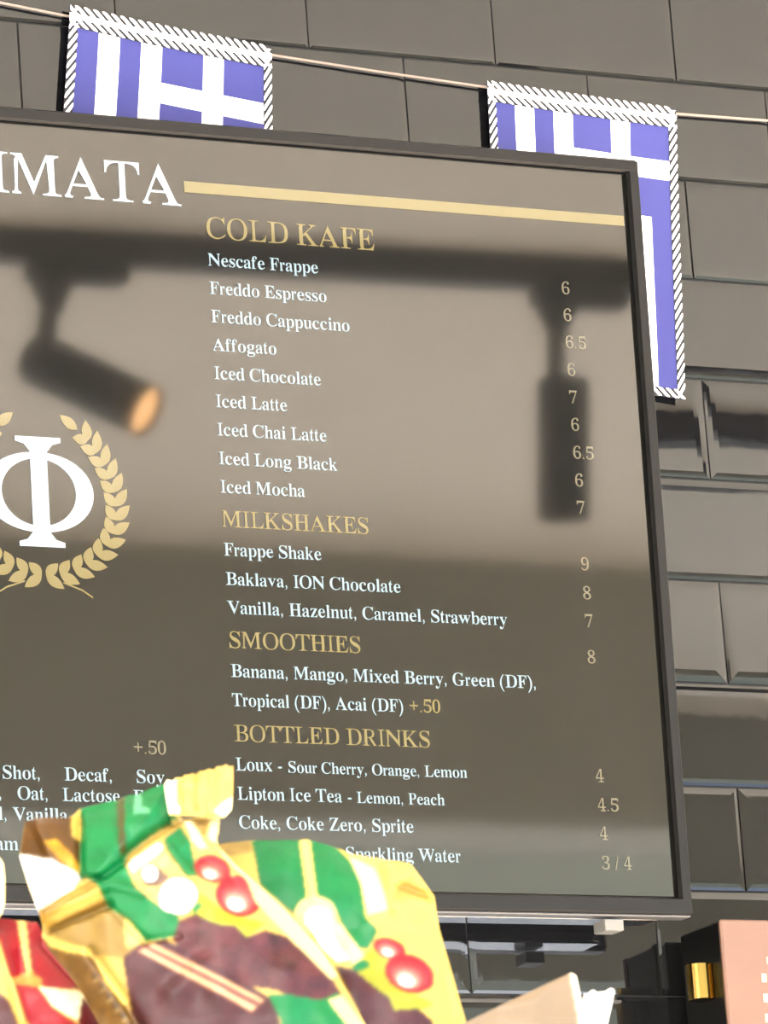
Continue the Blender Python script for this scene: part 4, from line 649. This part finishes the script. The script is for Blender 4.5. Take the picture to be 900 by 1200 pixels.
patch('top_seal', g1, -0.006, flap, [((228, 192, 92), flap, 0.15, 8), ((250, 236, 190), [(190, 914), (203, 910), (208, 950), (196, 954)]), ((250, 234, 180), [(250, 950), (260, 940), (274, 932), (272, 950), (262, 957)]), ((206, 166, 70), [(226, 906), (231, 904), (233, 950), (227, 951)])],  # pale left edge and lower right corner are painted highlights
      YEL, T=3, kd=6, creases=[([(206, 914), (209, 953)], -3, 4), ([(250, 903), (246, 952)], 2, 5)], step=1.4, label='gold crimped seal flap with a jagged edge')
# right green bag ------------------------------------------------------------
g2 = bag('sweets_bag', 'smoother green and gold sweets bag behind, its rounded shoulder under Sparkling Water', 'bag', 'green and gold sweets bags')
out2 = [(240, 1000), (250, 990), (270, 987)]+zig((284, 986), (366, 985), 12, 1.2)+[(384, 990), (402, 996)]+zig((412, 1002), (482, 1013), 10, 1.4)+[(492, 1026), (509, 1050), (515, 1090), (531, 1146), (546, 1200), (575, 1330), (600, 1500), (330, 1500), (300, 1300), (260, 1120)]
pr2 = [
    ((206, 168, 84), [(246, 990), (292, 984), (296, 1000), (268, 1006)], 0.15, 10),
    (GRN, [(294, 980), (350, 980), (361, 1056), (345, 1078), (306, 1043)], 0.15, 16),
    (GRN, [(363, 978), (386, 985), (410, 1008), (423, 1038), (429, 1081), (444, 1098), (432, 1119), (421, 1119), (400, 1087), (393, 1069), (373, 1056)], 0.12, 16),
    ((240, 212, 110), [(350, 980), (363, 980), (373, 1058), (361, 1060)]),
    ((240, 222, 150), [(409, 1003), (440, 1018), (452, 1052), (456, 1072), (432, 1080), (424, 1040)]),  # bright foil facet, its sheen painted as a pale patch
    ((226, 176, 78), [(464, 1042), (480, 1030), (506, 1050), (498, 1054), (474, 1056), (462, 1062)], 0.2, 8),
    ((240, 214, 130), ell(371, 1080, 25, 23)), ((254, 250, 234), ell(374, 1084, 15, 13)), ((254, 248, 230), [(364, 1092), (384, 1082), (394, 1110), (410, 1132), (396, 1134), (378, 1116)]),
    ((244, 222, 140), [(386, 1080), (402, 1092), (424, 1122), (432, 1132), (414, 1138), (398, 1118)]),
    (LEAF, [(410, 1142), (424, 1132), (438, 1116), (452, 1122), (456, 1150), (490, 1172), (508, 1180), (492, 1188), (462, 1190), (456, 1176), (436, 1160), (420, 1146)]),
    (GRN, [(414, 1140), (424, 1132), (432, 1134), (434, 1140), (422, 1146), (416, 1147)]),
] + cherry(457, 1118, 19, 12, 0.3) + cherry(480, 1146, 29, 22, 0.25) + [
    (CHOC, [(394, 1140), (415, 1144), (434, 1159), (456, 1175), (462, 1190), (490, 1187), (506, 1200), (520, 1260), (530, 1500), (470, 1500), (420, 1190)], 0.35, 14),
]
patch('bag_body', g2, 0.032, out2, pr2, (232, 198, 92), T=46, kd=42,
      creases=[([(455, 1020), (462, 1070)], 4, 7), ([(470, 1040), (508, 1052)], -5, 5), ([(356, 986), (368, 1060)], 2, 5), ([(512, 1052), (540, 1190)], 2, 6)])
# red bag --------------------------------------------------------------------
g3 = bag('sweets_bag', 'red and gold sweets bag with a jagged top at the lower left corner', 'bag')
out3 = [(-110, 1074)]+zig((-60, 1072), (44, 1082), 14, 1.5)+[(47, 1088), (53, 1104), (76, 1130), (104, 1160), (116, 1184), (130, 1205), (170, 1290), (200, 1500), (-150, 1500)]
pr3 = [
    ((205, 26, 40), [(-110, 1070), (0, 1074), (19, 1078), (33, 1142), (16, 1152), (0, 1104), (-20, 1092), (-110, 1090)], 0.12, 10),
    ((222, 66, 70), [(30, 1078), (47, 1082), (54, 1104), (78, 1130), (98, 1159), (53, 1160), (39, 1140)], 0.12, 12),
    ((244, 214, 120), [(19, 1078), (30, 1078), (39, 1140), (33, 1143)]),
    ((212, 56, 62), [(20, 1158), (45, 1158), (64, 1184), (92, 1202), (110, 1240), (60, 1240), (34, 1200)], 0.1),
    ((244, 230, 180), [(47, 1160), (96, 1162), (109, 1180), (94, 1198), (80, 1192), (62, 1180)], 0.12, 6),
    ((220, 170, 80), [(36, 1142), (52, 1150), (47, 1160), (20, 1158), (16, 1151)], 0.2, 6),
    (CHOC, [(-110, 1165), (0, 1166), (13, 1176), (24, 1202), (40, 1260), (-110, 1260)], 0.3, 12),
    ((140, 40, 40), [(98, 1170), (112, 1184), (130, 1206), (150, 1260), (112, 1240), (94, 1200)], 0.3, 8),
]
patch('bag_body', g3, 0.024, out3, pr3, (232, 196, 96), T=34, kd=40, creases=[([(25, 1080), (36, 1140)], 2, 5), ([(0, 1100), (30, 1200)], 3, 6), ([(50, 1108), (100, 1160)], -3, 6)])
fl3 = zig((-50, 1006), (-2, 1004), 5, 1.6)+[(3, 1012), (5, 1030), (5, 1058), (2, 1070), (-6, 1084), (-50, 1086)]
patch('top_seal', g3, 0.012, fl3, [((246, 226, 160), [(-6, 1000), (6, 1010), (6, 1070), (-4, 1074)])], (236, 206, 120), T=3, kd=6, step=1.6, label='gold seal flap')

# paper pieces ---------------------------------------------------------------
pp = bag('paper_card', 'beige folded paper card with slanted top edge, beside the green bag', 'paper')
ppf = [(520, 1212), (548, 1199), (600, 1172), (640, 1152), (668, 1138), (674, 1141), (680, 1170), (688, 1212), (705, 1420), (520, 1420)]
patch('front_sheet', pp, -0.02, ppf, [((242, 226, 196), [(666, 1130), (680, 1136), (690, 1180), (712, 1420), (692, 1420), (678, 1200)])], (176, 150, 118), T=5, kd=10, step=2.5, tilt=(0.25, 0), label='beige front sheet')  # pale right rim paints in a lit side edge
wp = bag('paper_scrap', 'small bright white crumpled paper with a torn top, right of the beige card', 'paper')
wpf = [(672, 1200), (684, 1164), (687, 1168), (690, 1162), (694, 1160), (698, 1163), (702, 1167), (705, 1163), (710, 1161), (714, 1158), (718, 1160), (716, 1172), (710, 1196), (706, 1230), (712, 1420), (672, 1420)]
patch('sheet', wp, -0.005, wpf, [], (250, 240, 222), T=12, kd=14, step=2.0, creases=[([(700, 1164), (694, 1230)], -4, 4)])
# the ledge the bags stand on, just under the frame
o = MB().box((-0.22, -0.10, -0.2), (0.22, 0.16, -0.1135), ch=0.003).build('trim_4', M_WOOD, None, kind='structure')
o.location = BASE; o.rotation_euler = (0, 0, -yaw)
o = MB().box((-0.20, -0.02, -1.86345), (0.20, 0.15, -0.2)).build('trim_5', M_WOOD, None, kind='structure')
o.location = BASE; o.rotation_euler = (0, 0, -yaw)
